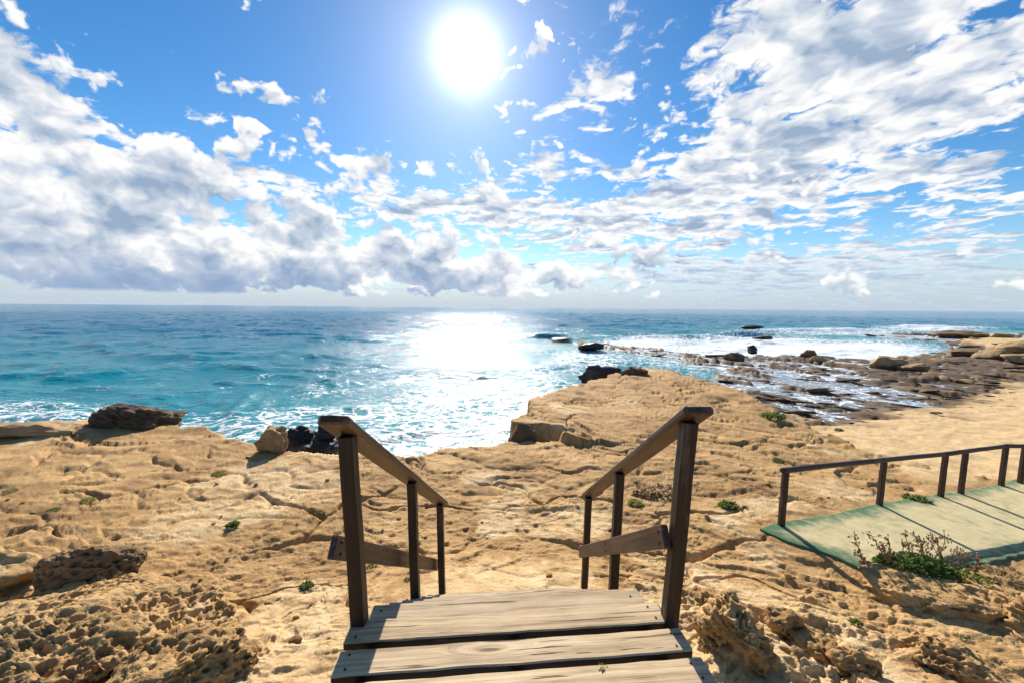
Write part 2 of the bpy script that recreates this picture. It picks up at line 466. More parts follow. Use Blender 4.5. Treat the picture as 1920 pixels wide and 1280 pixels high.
# ------------------------------------------------------------------ mesh helpers
def tag(o, label=None, cat=None, group=None, kind=None):
    if label: o['label'] = label
    if cat: o['category'] = cat
    if group: o['group'] = group
    if kind: o['kind'] = kind
    return o


def link(o, parent=None):
    COL.objects.link(o)
    if parent is not None: o.parent = parent
    return o


def mesh_from(name, verts, faces, mat=None, smooth=True, attrs=None):
    """faces: (n,3) or (n,4) numpy array, or a list of lists"""
    me = bpy.data.meshes.new(name)
    verts = np.asarray(verts, np.float32)
    if isinstance(faces, np.ndarray):
        n, k = faces.shape
        me.vertices.add(len(verts)); me.vertices.foreach_set('co', verts.ravel())
        me.loops.add(n * k); me.loops.foreach_set('vertex_index', faces.astype(np.int32).ravel())
        me.polygons.add(n)
        me.polygons.foreach_set('loop_start', np.arange(0, n * k, k, dtype=np.int32))
        me.polygons.foreach_set('loop_total', np.full(n, k, np.int32))
        me.update(calc_edges=True)
    else:
        me.from_pydata(verts.tolist(), [], faces); me.update()
    if smooth: me.polygons.foreach_set('use_smooth', np.ones(len(me.polygons), bool))
    for k, v in (attrs or {}).items():
        a = me.attributes.new(k, 'FLOAT', 'POINT'); a.data.foreach_set('value', np.asarray(v, np.float32))
    if mat: me.materials.append(mat)
    return me


def obj(name, me, parent=None, mat4=None):
    o = bpy.data.objects.new(name, me); link(o, parent)
    if mat4 is not None: o.matrix_basis = mat4
    return o


def empty(name, loc, rz=0.0):
    o = bpy.data.objects.new(name, None); o.empty_display_size = 0.2
    link(o); o.location = loc; o.rotation_euler.z = rz
    return o


def polar(th, rr):
    T_, R_ = np.meshgrid(th, rr)
    x = np.sin(T_) * R_; y = np.cos(T_) * R_
    nr, nt = x.shape
    i = np.arange(nr - 1)[:, None] * nt + np.arange(nt)[None]
    j = np.arange(nr - 1)[:, None] * nt + (np.arange(nt)[None] + 1) % nt
    f = np.stack([i, j, j + nt, i + nt], -1).reshape(-1, 4)
    return x.ravel(), y.ravel(), f


def angles(dense, half):
    a = np.linspace(-R(half), R(half), dense)
    b = np.linspace(R(half), 2 * math.pi - R(half), 70)[1:-1]
    return np.concatenate([a, b])


# ------------------------------------------------------------------ materials
def material(name):
    m = bpy.data.materials.new(name); m.use_nodes = True
    T = NT(m.node_tree); b = m.node_tree.nodes['Principled BSDF']
    return m, T, b


def rock_material(name, cols, wet=True, pits=1.0, sandattr=False, scale=1.0, rough=0.9, bump=0.5):
    m, T, b = material(name)
    geo = T.node('ShaderNodeNewGeometry').outputs['Position']
    n1 = T.noise(geo, 0.9 * scale, 6, 0.62); n2 = T.noise(geo, 6.0 * scale, 6, 0.65); n3 = T.noise(geo, 34.0 * scale, 4, 0.6)
    f = T.m('ADD', T.m('MULTIPLY', n1, 0.55), T.m('ADD', T.m('MULTIPLY', n2, 0.3), T.m('MULTIPLY', n3, 0.15)))
    c = T.ramp(f, [(0.36, cols[0]), (0.47, cols[1]), (0.55, cols[2]), (0.66, cols[3])])
    # brown weathering crust in patches
    pat = T.ss(T.noise(geo, 1.7 * scale, 8, 0.7), 0.54, 0.66)
    c = T.mix(T.m('MULTIPLY', pat, 0.55), c, (*cols[0], 1))
    if sandattr:
        sn = T.ramp(T.noise(geo, 2.3, 5, 0.6), [(0.3, (0.49, 0.31, 0.130)), (0.55, (0.62, 0.43, 0.215)), (0.75, (0.70, 0.51, 0.285))])
        sm = T.m('ADD', T.attr('sand'), T.m('MULTIPLY', T.m('SUBTRACT', n2, 0.5), 0.9))
        c = T.mix(T.ss(sm, 0.35, 0.65), c, sn)
        # faint speckle: shell grit and dark grains
        sp = T.ss(T.noise(geo, 70, 2, 0.5), 0.66, 0.74)
        c = T.mix(T.m('MULTIPLY', sp, 0.5), c, (0.16, 0.10, 0.05, 1))
    if wet:
        z = T.sep(geo)[2]
        far = T.m('ADD', z, T.m('MULTIPLY', T.m('SUBTRACT', T.noise(geo, 0.45, 6, 0.65), 0.5), 1.3))
        wv = T.ss(far, 0.16, 0.62, 1.0, 0.0)
        if sandattr: wv = T.m('MULTIPLY', wv, T.m('SUBTRACT', 1.0, T.m('MULTIPLY', T.attr('sand'), 0.97), clamp=True))
        c = T.mix(wv, c, T.mix(n2, (0.036, 0.025, 0.016, 1), (0.190, 0.120, 0.060, 1)))
        b.inputs['Roughness'].default_value = rough
        T.put(b.inputs['Roughness'], T.m('SUBTRACT', rough, T.m('MULTIPLY', wv, 0.28)))
    else:
        b.inputs['Roughness'].default_value = rough
    b.inputs['Specular IOR Level'].default_value = 0.25
    T.put(b.inputs['Base Color'], c)
    v = T.vor(T.vm('ADD', geo, T.vm('SCALE', T.comb(n2, n3, n1), scale=0.05)), 16.0 * scale, 'F1')
    pit = T.ss(v, 0.05, 0.32)
    h = T.m('ADD', T.m('MULTIPLY', n3, 0.5), T.m('ADD', T.m('MULTIPLY', T.noise(geo, 90 * scale, 3, 0.6), 0.25), T.m('MULTIPLY', pit, 0.35 * pits)))
    h = T.m('ADD', h, T.m('MULTIPLY', n2, 0.6))
    T.put(b.inputs['Normal'], T.bump(h, bump, 0.05))
    return m


TAN = [(0.23, 0.122, 0.043), (0.385, 0.220, 0.080), (0.49, 0.295, 0.115), (0.58, 0.375, 0.165)]
M_GROUND = rock_material('sandstone_ground', TAN, True, 1.0, True, bump=0.5)
M_HONEY = rock_material('honeycomb_sandstone', [(0.20, 0.108, 0.042), (0.37, 0.215, 0.082), (0.50, 0.31, 0.125), (0.63, 0.435, 0.215)], False, 1.2, bump=0.6)
M_CRUST = rock_material('dark_crusted_sandstone', [(0.13, 0.082, 0.045), (0.22, 0.14, 0.070), (0.33, 0.205, 0.092), (0.46, 0.30, 0.135)], False, 1.2, bump=0.6)
M_TANROCK = rock_material('tan_boulder_rock', [(0.22, 0.13, 0.06), (0.36, 0.225, 0.105), (0.44, 0.29, 0.14), (0.52, 0.36, 0.19)], True, 0.8, bump=0.6)
M_BROWN = rock_material('brown_crusted_rock', [(0.055, 0.038, 0.024), (0.10, 0.065, 0.037), (0.16, 0.10, 0.055), (0.25, 0.16, 0.085)], False, 0.8, bump=0.7)
M_BLACK = rock_material('black_wet_rock', [(0.010, 0.010, 0.010), (0.020, 0.019, 0.018), (0.035, 0.032, 0.029), (0.06, 0.052, 0.045)], False, 0.5, rough=0.5, bump=0.6)
M_REEF = rock_material('reef_rock', [(0.06, 0.040, 0.023), (0.16, 0.10, 0.050), (0.27, 0.17, 0.082), (0.38, 0.245, 0.12)], True, 0.7, bump=0.6)


def wood_material(name, c0, c1, c2, rough, grain=1.0, knots=True, spec=0.3):
    m, T, b = material(name)
    oc = T.node('ShaderNodeTexCoord').outputs['Object']
    rnd = T.node('ShaderNodeObjectInfo').outputs['Random']
    off = T.comb(T.m('MULTIPLY', rnd, 37.0), T.m('MULTIPLY', rnd, 11.0), T.m('MULTIPLY', rnd, 5.0))
    p = T.vm('ADD', oc, off)
    kx = T.vor(T.vm('MULTIPLY', p, (1.1, 5.0, 0.4)), 1.0, 'F1')
    kn = T.ss(kx, 0.03, 0.30, 1.0, 0.0)
    warp = T.noise(p, 1.3, 3, 0.5)
    g = T.vm('MULTIPLY', p, (0.7, 42.0, 42.0))
    g = T.vm('ADD', g, T.comb(0.0, T.m('ADD', T.m('MULTIPLY', kn, 6.0 if knots else 0.0), T.m('MULTIPLY', warp, 3.0)), 0.0))
    gr = T.noise(g, 1.0, 6, 0.62)
    fine = T.noise(T.vm('MULTIPLY', p, (3.0, 160.0, 160.0)), 1.0, 3, 0.6)
    blot = T.noise(T.vm('MULTIPLY', p, (2.0, 6.0, 6.0)), 1.2, 5, 0.6)
    f = T.m('ADD', T.m('MULTIPLY', gr, 0.55), T.m('ADD', T.m('MULTIPLY', blot, 0.35), T.m('MULTIPLY', fine, 0.1)))
    c = T.ramp(f, [(0.37, c0), (0.49, c1), (0.62, c2)])
    if knots:
        core = T.ss(kx, 0.035, 0.075, 1.0, 0.0)
        c = T.mix(T.m('MULTIPLY', core, 0.75), c, (c0[0] * 0.45, c0[1] * 0.4, c0[2] * 0.35, 1))
    crack = T.ss(T.noise(T.vm('MULTIPLY', p, (0.9, 26.0, 26.0)), 1.7, 3, 0.5), 0.64, 0.675)
    c = T.mix(T.m('MULTIPLY', crack, 0.8), c, (c0[0] * 0.3, c0[1] * 0.28, c0[2] * 0.25, 1))
    if knots:                               # every board has weathered differently
        tint = T.m('MULTIPLY_ADD', rnd, 0.34, 0.82)
        c = T.vm('MULTIPLY', c, T.comb(tint, T.m('MULTIPLY', tint, T.m('MULTIPLY_ADD', rnd, -0.05, 1.02)), T.m('MULTIPLY', tint, T.m('MULTIPLY_ADD', rnd, -0.16, 1.06))))
    if not knots:                           # salt-bleached, rubbed patches
        wp = T.ss(T.noise(T.vm('MULTIPLY', p, (2.5, 14.0, 14.0)), 1.0, 5, 0.7), 0.56, 0.68)
        c = T.mix(T.m('MULTIPLY', wp, 0.35), c, (0.16, 0.115, 0.085, 1))
    T.put(b.inputs['Base Color'], c); b.inputs['Roughness'].default_value = rough
    b.inputs['Specular IOR Level'].default_value = spec
    h = T.m('SUBTRACT', T.m('ADD', gr, T.m('MULTIPLY', fine, 0.5)), T.m('MULTIPLY', crack, 1.4))
    T.put(b.inputs['Normal'], T.bump(h, 0.5 * grain, 0.006))
    return m


M_PLANK = wood_material('weathered_plank_wood', (0.24, 0.160, 0.090), (0.475, 0.345, 0.205), (0.64, 0.49, 0.315), 0.8)
M_DARK = wood_material('dark_stained_wood_and_gap_shade', (0.008, 0.004, 0.003), (0.018, 0.008, 0.0055), (0.042, 0.020, 0.012), 0.5, 0.7, False, 0.4)
M_RAIL = wood_material('worn_rail_wood', (0.022, 0.011, 0.007), (0.062, 0.033, 0.019), (0.14, 0.08, 0.048), 0.5, 0.8, False, 0.4)
M_LOG = wood_material('red_brown_log_wood', (0.018, 0.009, 0.007), (0.038, 0.018, 0.013), (0.070, 0.035, 0.025), 0.55, 0.8, False, 0.4)


def simple(name, c, rough=0.6, metal=0.0):
    m, T, b = material(name)
    p = T.node('ShaderNodeTexCoord').outputs['Object']
    n = T.noise(p, 40, 3, 0.6)
    T.put(b.inputs['Base Color'], T.mix(n, (c[0] * 0.6, c[1] * 0.6, c[2] * 0.6, 1), (c[0] * 1.35, c[1] * 1.35, c[2] * 1.35, 1)))
    b.inputs['Roughness'].default_value = rough; b.inputs['Metallic'].default_value = metal
    return m


M_NAIL = simple('rusty_nail_steel', (0.05, 0.035, 0.03), 0.6, 0.6)


def leaf_material(name, a, b_, c_):
    m, T, b = material(name)
    p = T.node('ShaderNodeNewGeometry').outputs['Position']
    n = T.noise(p, 23.0, 3, 0.6)
    T.put(b.inputs['Base Color'], T.ramp(n, [(0.35, a), (0.5, b_), (0.66, c_)]))
    b.inputs['Roughness'].default_value = 0.55
    b.inputs['Subsurface Weight'].default_value = 0.0
    tr = T.node('ShaderNodeBsdfTranslucent'); T.put(tr.inputs['Color'], (*[min(1, q * 1.3) for q in c_], 1))
    mx = T.node('ShaderNodeMixShader'); mx.inputs[0].default_value = 0.35
    o = m.node_tree.nodes['Material Output']
    T.l.new(b.outputs[0], mx.inputs[1]); T.l.new(tr.outputs[0], mx.inputs[2]); T.l.new(mx.outputs[0], o.inputs[0])
    return m


M_LEAF = leaf_material('green_leaf', (0.03, 0.065, 0.012), (0.06, 0.12, 0.02), (0.11, 0.17, 0.035))
M_YLEAF = leaf_material('yellow_green_leaf', (0.07, 0.10, 0.015), (0.14, 0.18, 0.03), (0.22, 0.24, 0.05))
M_DRY = leaf_material('dry_stalk', (0.16, 0.095, 0.045), (0.28, 0.18, 0.085), (0.42, 0.30, 0.16))


# ------------------------------------------------------------------ ground
def rows():
    r = [0.9]
    while r[-1] < 700:
        q = r[-1]
        k = 0.03 if q < 2.3 else 0.0036 if q < 6 else 0.0036 + (q - 6) * 0.0006 if q < 14 else 0.0084 + (q - 14) * 0.00012 if q < 75 else 0.07
        r.append(q * (1 + k))
    return np.array(r)


def build_ground():
    x, y, f = polar(angles(1080, 60), rows())
    z, sand = land(x, y)
    me = mesh_from('ground', np.stack([x, y, z], 1), f, M_GROUND, True, {'sand': sand})
    return tag(obj('ground', me), kind='structure')


GROUND = build_ground()
print('ground', len(GROUND.data.vertices))

# ------------------------------------------------------------------ sea
M_SEA, T, B = material('sea_water')


def sea_material():
    geo = T.node('ShaderNodeNewGeometry').outputs['Position']
    foamw = T.attr('foam'); shal = T.attr('shallow')
    n0 = T.noise(geo, 0.06, 4, 0.6)
    body = T.mix(T.m('ADD', shal, T.m('MULTIPLY', T.m('SUBTRACT', n0, 0.5), 0.5), clamp=True), (0.004, 0.150, 0.265, 1), (0.008, 0.285, 0.320, 1))
    body = T.mix(T.attr('calm'), body, (0.17, 0.205, 0.22, 1))  # reef pools: reflected sky painted into the water colour as a paler body
    # foam: a lace of bubbles stretched by the swell
    w1 = T.noise(geo, 0.9, 5, 0.6, dist=0.6); w2 = T.noise(geo, 0.55, 4, 0.6)
    q = T.vm('ADD', geo, T.comb(T.m('MULTIPLY', w1, 2.0), T.m('MULTIPLY', w2, 2.4), 0.0))
    q = T.vm('MULTIPLY', q, (1.0, 1.35, 0.0))
    e1 = T.ss(T.vor(q, 1.15, 'DISTANCE_TO_EDGE'), 0.0, 0.20, 1.0, 0.0)
    e2 = T.ss(T.vor(q, 2.9, 'DISTANCE_TO_EDGE'), 0.0, 0.22, 1.0, 0.0)
    lace = T.m('ADD', T.m('MULTIPLY', e1, 0.38), T.m('ADD', T.m('MULTIPLY', e2, 0.22), T.m('MULTIPLY', T.noise(geo, 1.7, 8, 0.68), 0.50)))
    th = T.m('SUBTRACT', 1.02, foamw)
    fa = T.ss(T.m('SUBTRACT', lace, th), -0.05, 0.22)
    T.put(B.inputs['Base Color'], T.mix(fa, body, (0.80, 0.83, 0.84, 1)))
    T.put(B.inputs['Roughness'], T.m('ADD', T.attr('unresolved'), T.m('MULTIPLY', fa, 0.5)))
    T.put(B.inputs['Specular IOR Level'], T.m('MULTIPLY_ADD', T.attr('calm'), 0.30, T.attr('gloss')))
    B.inputs['IOR'].default_value = 1.333
    # ripples: fixed to the water in metres
    r1 = T.noise(T.vm('MULTIPLY', geo, (0.8, 1.5, 1.0)), 1.1, 5, 0.62)
    r2 = T.noise(T.vm('MULTIPLY', geo, (0.9, 1.3, 1.0)), 5.2, 4, 0.6)
    calm = T.m('SUBTRACT', 1.0, T.m('MULTIPLY', T.attr('calm'), 0.85))
    h = T.m('MULTIPLY', T.m('ADD', T.m('MULTIPLY', r1, 1.0), T.m('MULTIPLY', r2, 0.20)), calm)
    h = T.m('ADD', h, T.m('MULTIPLY', fa, 0.10))
    T.put(B.inputs['Normal'], T.bump(h, 1.0, 0.26))


sea_material()


def build_sea():
    r = [8.5]
    while r[-1] < 40000:
        q = r[-1]; r.append(q * (1 + (0.0050 if q < 40 else 0.0080 if q < 420 else 0.10)))
    x, y, f = polar(angles(760, 58), np.array(r))
    rr = np.sqrt(x * x + y * y)
    near = rr < 460
    z = np.zeros(x.shape); foam = z.copy(); shal = z.copy(); calm = z.copy()
    X, Y, RR = x[near], y[near], rr[near]
    sh = shore(X, Y); off = -np.maximum.reduce([sh[0], sh[2], sh[3], sh[4]])
    amp = 0.20 + 0.80 * sst(0.5, 7.0, off)
    inreef = sst(-0.5, 1.0, sh[4]); amp *= 1 - 0.85 * inreef
    w = np.zeros(X.shape); rs = np.random.RandomState(4)
    wx = X + fbm(X * 0.06, Y * 0.06, 2, 300) * 6; wy = Y + fbm(X * 0.06 + 5, Y * 0.06, 2, 305) * 6
    for k in range(26):
        lam = 1.0 * (13.0 / 1.0) ** (k / 25.0)
        th = R(90) + rs.normal() * 0.55 + 0.12
        ph = rs.rand() * 6.28
        c = np.cos((wx * math.cos(th) + wy * math.sin(th)) * 2 * math.pi / lam + ph)
        c = 1 - 2 * np.abs(np.sin(np.arccos(np.clip(c, -1, 1)) * 0.5)) ** 1.3
        w += c * 0.0120 * lam ** 0.84 * np.clip(lam / (RR * 0.0105), 0, 1) ** 1.5
    w *= 0.85 + 0.5 * fbm(X * 0.045, Y * 0.07, 3, 310)
    w = w * amp; w = 0.30 * np.tanh(w / 0.30)
    # breakers rolling onto the reef
    fo = np.zeros(X.shape)
    for (px, py, lx, ly, h, fw) in [(1020, 632, 6, 1.3, 0.95, 0.15), (1185, 630, 7, 1.6, 0.7, 0.35), (1300, 633, 9, 1.8, 0.8, 0.45), (1390, 629, 8, 2.0, 0.9, 0.5),
                                    (1500, 622, 12, 2.2, 0.9, 0.75), (1620, 622, 12, 2.2, 0.8, 0.7), (1740, 614, 14, 2.5, 1.0, 0.8), (1830, 617, 10, 2.5, 0.8, 0.7),
                                    (330, 668, 6, 1.2, 0.28, 0.22), (170, 680, 5, 1.0, 0.25, 0.20), (480, 665, 6, 1.0, 0.25, 0.08), (60, 700, 5, 1.0, 0.25, 0.12)]:
        c = at(px, py, 0.0); dy = Y - c[1] + 0.012 * (X - c[0]) ** 2 / max(lx, 1) + fbm(X * 0.2, Y * 0.2, 2, 320) * 1.5
        g = np.exp(-((X - c[0]) / lx) ** 2) * np.exp(-(dy / ly) ** 2)
        w += g * h; fo += fw * np.exp(-((X - c[0]) / lx) ** 2) * np.exp(-((dy - 0.1) / (ly * 1.6)) ** 2)
    # foam: along the cliffs, across the reef front
    lf = fbm(X * 0.22, Y * 0.22, 4, 330); lf2 = fbm(X * 0.6, Y * 0.9, 3, 340)
    left = sst(-4, 2, -X)
    reach = 11.5 - 3.5 * sst(6, 14, -X) + 2.5 * (1 - sst(2, 8, np.abs(X + 1)))
    fo = np.maximum(fo, (0.78 - 0.42 * np.clip(off / reach, 0, 2)) * (off > -1) * (1 - sst(0.75, 1.5, off / reach)) * (1 - sst(24, 32, Y)) + lf * 0.22)
    for (px, py, sx, sy, wt) in [(1230, 641, 110, 12, 0.95), (1430, 648, 210, 20, 1.15), (1600, 652, 160, 18, 1.10), (1150, 655, 60, 10, 0.50), (1560, 620, 160, 6, 0.95),
                                 (1110, 668, 90, 22, 0.62), (1750, 615, 110, 5, 0.9), (1010, 705, 70, 30, 0.55), (1350, 640, 160, 9, 0.5)]:
        c = at(px, py, 0.0); ex = abs(at(px + sx, py, 0.0)[0] - c[0]); ey = abs(at(px, py - sy, 0.0)[1] - c[1])
        # sheared to stay along the line of sight's ground rows
        fo = np.maximum(fo, wt * np.exp(-((X - c[0] - (Y - c[1]) * c[0] / c[1]) / ex) ** 2 - ((Y - c[1]) / ey) ** 2) + lf * 0.12)
    fo = np.maximum(fo * (1 - 0.35 * inreef), inreef * (0.46 + lf * 0.35))
    fo = np.maximum(fo, 0.30 + lf * 0.35 + lf2 * 0.15 - 0.25 * sst(20, 60, RR) - 0.1)     # scattered caps
    z[near] = w; foam[near] = np.clip(fo, 0, 1.1)
    shal[near] = np.clip(1.0 - off / 60.0, 0, 1) * 0.9 + 0.12 * lf
    calm[near] = inreef
    far = ~near
    foam[far] = 0.12
    me = mesh_from('sea', np.stack([x, y, z], 1), f, M_SEA, True, {'gloss': 0.26 - 0.225 * sst(22, 110, rr), 'foam': foam, 'shallow': shal, 'calm': calm, 'unresolved': (0.10 + 0.02 * sst(15, 260, rr)) * (1 - 0.4 * calm)})
    return tag(obj('sea', me), kind='structure')


SEA = build_sea()
print('sea', len(SEA.data.vertices))

# ------------------------------------------------------------------ stairs
def box_mesh(name, L, W, H, mat, seg=12, bev=0.005, jit=0.0015, seed=0, roundend=False):
    """a timber along local X with slightly uneven faces and eased edges"""
    bm = bmesh.new()
    rs = random.Random(seed)
    b = min(bev, W * 0.3, H * 0.3)
    prof = [(-W / 2 + b, -H / 2), (W / 2 - b, -H / 2), (W / 2, -H / 2 + b), (W / 2, H / 2 - b), (W / 2 - b, H / 2), (0, H / 2 + jit * 0.4), (-W / 2 + b, H / 2), (-W / 2, H / 2 - b), (-W / 2, -H / 2 + b)]
    xs = [0, b] + [L * k / seg for k in range(1, seg)] + [L - b, L]
    rings = []
    for i, xx in enumerate(xs):
        sc = 1 - (b * 1.2 / min(W, H)) if i in (0, len(xs) - 1) else 1.0
        wob = rs.uniform(-jit, jit); wz = rs.uniform(-jit, jit) * 0.7
        rings.append([bm.verts.new((xx, (py + wob) * sc, (pz + wz) * sc)) for py, pz in prof])
    n = len(prof)
    for a, c in zip(rings, rings[1:]):
        for k in range(n):
            bm.faces.new((a[k], a[(k + 1) % n], c[(k + 1) % n], c[k]))
    bm.faces.new(rings[0][::-1]); bm.faces.new(rings[-1])
    bmesh.ops.recalc_face_normals(bm, faces=bm.faces)
    if roundend:
        for v in bm.verts:
            t = v.co.x / L
            if t < 0.09:
                u = abs(v.co.y) / (W / 2)
                v.co.x += W * 0.42 * max(0, u - 0.35) ** 2 * (1 - t / 0.09)
    me = bpy.data.meshes.new(name); bm.to_mesh(me); bm.free()
    me.materials.append(mat)
    return me


def frame(p0, p1, up=(0, 0, 1)):
    """matrix whose X runs from p0 to p1"""
    p0 = Vector(p0); xax = (Vector(p1) - p0); L = xax.length; xax.normalize()
    z = Vector(up); y = z.cross(xax); y.normalize(); z = xax.cross(y)
    m = Matrix((xax, y, z)).transposed().to_4x4(); m.translation = p0
    return m, L


def timber(name, root, p0, p1, W, H, mat, up=(0, 0, 1), seed=0, **kw):
    m, L = frame(p0, p1, up)
    me = box_mesh(name, L, W, H, mat, seed=seed, **kw)
    if mat is M_PLANK:                      # worn pale on top; sides coloured dark to paint the shade in the gaps
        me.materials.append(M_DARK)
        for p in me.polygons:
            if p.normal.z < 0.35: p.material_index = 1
    return obj(name, me, root, Matrix.Translation(-Vector(root.location)) @ m)


LZ = 3.4                                   # walking surface of the landing
YAW = R(5.2)
Uv = Vector((math.cos(YAW), math.sin(YAW), 0)); Vv = Vector((-math.sin(YAW), math.cos(YAW), 0))


def build_stairs():
    root = empty('wooden_staircase', (0.02, 3.0, ground_z(0, 4.0)))
    tag(root, 'weathered wooden boardwalk stairs with dark brown handrails leading down to the rock', 'staircase')
    cen = Vector((0.025, 1.84, LZ))         # middle of the first gap
    # landing planks, each a timber of its own
    nail = bpy.data.meshes.new('nail')
    bm = bmesh.new(); bmesh.ops.create_cone(bm, cap_ends=True, segments=10, radius1=0.0065, radius2=0.005, depth=0.005); bm.to_mesh(nail); bm.free()
    nail.materials.append(M_NAIL)

    bolt = bpy.data.meshes.new('bolt')
    bm = bmesh.new(); bmesh.ops.create_cone(bm, cap_ends=True, segments=8, radius1=0.009, radius2=0.007, depth=0.008); bm.to_mesh(bolt); bm.free()
    bolt.materials.append(M_NAIL)

    def plank(c, half_l, half_r, depth, z, seed):
        p0 = c - Uv * half_l; p1 = c + Uv * half_r
        t = 0.045
        p0.z = p1.z = z - t / 2
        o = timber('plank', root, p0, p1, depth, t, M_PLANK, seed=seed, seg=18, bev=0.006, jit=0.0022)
        L = (p1 - p0).length
        for xx in (0.055, L - 0.06):
            for yy in (-depth * 0.27, depth * 0.27):
                k = obj('nail', nail, o, Matrix.Translation((xx + random.uniform(-.01, .01), yy, t / 2 + 0.002)))
        return o
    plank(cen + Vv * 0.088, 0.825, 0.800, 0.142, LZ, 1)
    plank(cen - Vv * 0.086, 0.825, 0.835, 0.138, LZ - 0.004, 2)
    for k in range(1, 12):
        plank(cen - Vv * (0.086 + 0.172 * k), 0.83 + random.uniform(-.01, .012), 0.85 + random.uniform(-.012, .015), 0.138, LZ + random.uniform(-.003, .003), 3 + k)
    # treads going down
    run, rise, n = 0.262, 0.189, 8
    c0 = cen + Vv * 0.19
    for k in range(n):
        zc = LZ - 0.115 - rise * k
        c = c0 + Vv * (0.105 + run * k)
        half = 0.80 - 0.012 * k
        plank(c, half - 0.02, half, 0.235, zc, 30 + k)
    # stringers under the treads and joists under the landing
    for s in (-1, 1):
        a = c0 + Uv * (0.70 * s) + Vector((0, 0, -0.20)); e = a + Vv * (run * n) + Vector((0, 0, -rise * n + 0.06))
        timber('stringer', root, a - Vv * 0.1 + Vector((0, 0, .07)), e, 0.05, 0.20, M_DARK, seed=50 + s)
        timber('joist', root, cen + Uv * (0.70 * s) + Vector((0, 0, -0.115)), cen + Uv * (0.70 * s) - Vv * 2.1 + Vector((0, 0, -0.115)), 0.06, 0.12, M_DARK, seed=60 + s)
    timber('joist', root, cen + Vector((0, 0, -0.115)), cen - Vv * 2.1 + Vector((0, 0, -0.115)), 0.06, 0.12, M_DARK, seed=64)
    # posts and rails; the posts lean outward a little
    S = 0.665
    for s, base, top, x1, conv in ((-1, Vector((-0.765, 1.915, 0)), Vector((-0.803, 1.915, 0)), -0.785, 0.012), (1, Vector((0.832, 1.955, 0)), Vector((0.886, 1.955, 0)), 0.855, -0.012)):
        zt = 4.385 if s < 0 else 4.455
        tops = []
        for k, dd in enumerate((0.0, 1.09, 2.20)):
            px = 0 if k == 0 else conv * dd
            y = base.y + dd
            t = Vector((top.x + px + (0 if k == 0 else (-s) * 0.02), y, zt - S * dd))
            bx = base.x + px + (0 if k == 0 else s * -0.012)
            gz = ground_z(bx, y, False) - 0.15
            lean = (top.x - base.x) / (zt - LZ)
            if k: lean *= 0.45
            b = Vector((t.x - lean * (t.z - gz), y, gz))
            w = 0.070 if k == 0 else 0.066
            timber('post', root, b, t - Vector((0, 0, 0.012)), w, w, M_DARK, up=(0, 1, 0), seed=70 + k + 5 * s, seg=10, bev=0.004, jit=0.0018)
            tops.append(t)
        dirv = (tops[2] - tops[0]).normalized()
        st = tops[0] - dirv * (0.17 if s < 0 else 0.09); en = tops[2] + dirv * (0.16 if s < 0 else 0.10)
        o = Vector((-0.012 if s < 0 else 0.012, 0, 0.018))
        timber('handrail', root, st + o, en + o, 0.150 if s < 0 else 0.145, 0.042, M_RAIL, seed=80 + s, seg=16, bev=0.010, jit=0.0015, roundend=(s < 0))
        # mid rail: outside the left posts, inside the right posts
        side = -0.062 if s < 0 else -0.060
        m0 = Vector((tops[0].x - (0.030 if s < 0 else 0.030), tops[0].y, (3.80 if s < 0 else 3.845)))
        m2 = Vector((tops[2].x - 0.0, tops[2].y, m0.z - (0.715 if s < 0 else 0.675) * 2.2))
        dv = (m2 - m0).normalized(); sh = Vector((side, 0, 0))
        mr = timber('mid_rail', root, m0 - dv * (-0.01 if s < 0 else 0.0) + sh, m2 + dv * 0.12 + sh, 0.034, 0.112, M_RAIL, seed=90 + s, seg=14, bev=0.004, jit=0.0015)
        for dd in (0.06, 1.36, 2.62):
            for zz in (-0.028, 0.026):
                obj('bolt', bolt, mr, Matrix.Translation((dd + (0 if zz > 0 else 0.012), 0.0175 * s, zz)) @ Matrix.Rotation(R(90), 4, 'X'))
    return root


STAIRS = build_stairs()

# ------------------------------------------------------------------ log fence by the carpet
def log_mesh(name, L, r0, r1, mat, seed=0, seg=14, sides=12, wob=0.006):
    rs = np.random.RandomState(seed)
    xs = np.concatenate([[0, 0.012], np.linspace(0.05, L - 0.05, seg), [L - 0.012, L]])
    v = []; n = len(xs)
    cy = np.cumsum(rs.normal(size=n)) * wob * 0.3; cz = np.cumsum(rs.normal(size=n)) * wob * 0.3
    cy -= np.linspace(cy[0], cy[-1], n); cz -= np.linspace(cz[0], cz[-1], n)
    for i, x in enumerate(xs):
        r = r0 + (r1 - r0) * x / L
        if i in (0, n - 1): r *= 0.86
        for k in range(sides):
            a = 2 * math.pi * k / sides; q = r * (1 + rs.uniform(-0.035, 0.035))
            v.append((x, cy[i] + q * math.cos(a), cz[i] + q * math.sin(a)))
    f = [[i * sides + k, i * sides + (k + 1) % sides, (i + 1) * sides + (k + 1) % sides, (i + 1) * sides + k] for i in range(n - 1) for k in range(sides)]
    f += [list(range(sides))[::-1], list(range((n - 1) * sides, n * sides))]
    return mesh_from(name, v, f, mat, True)


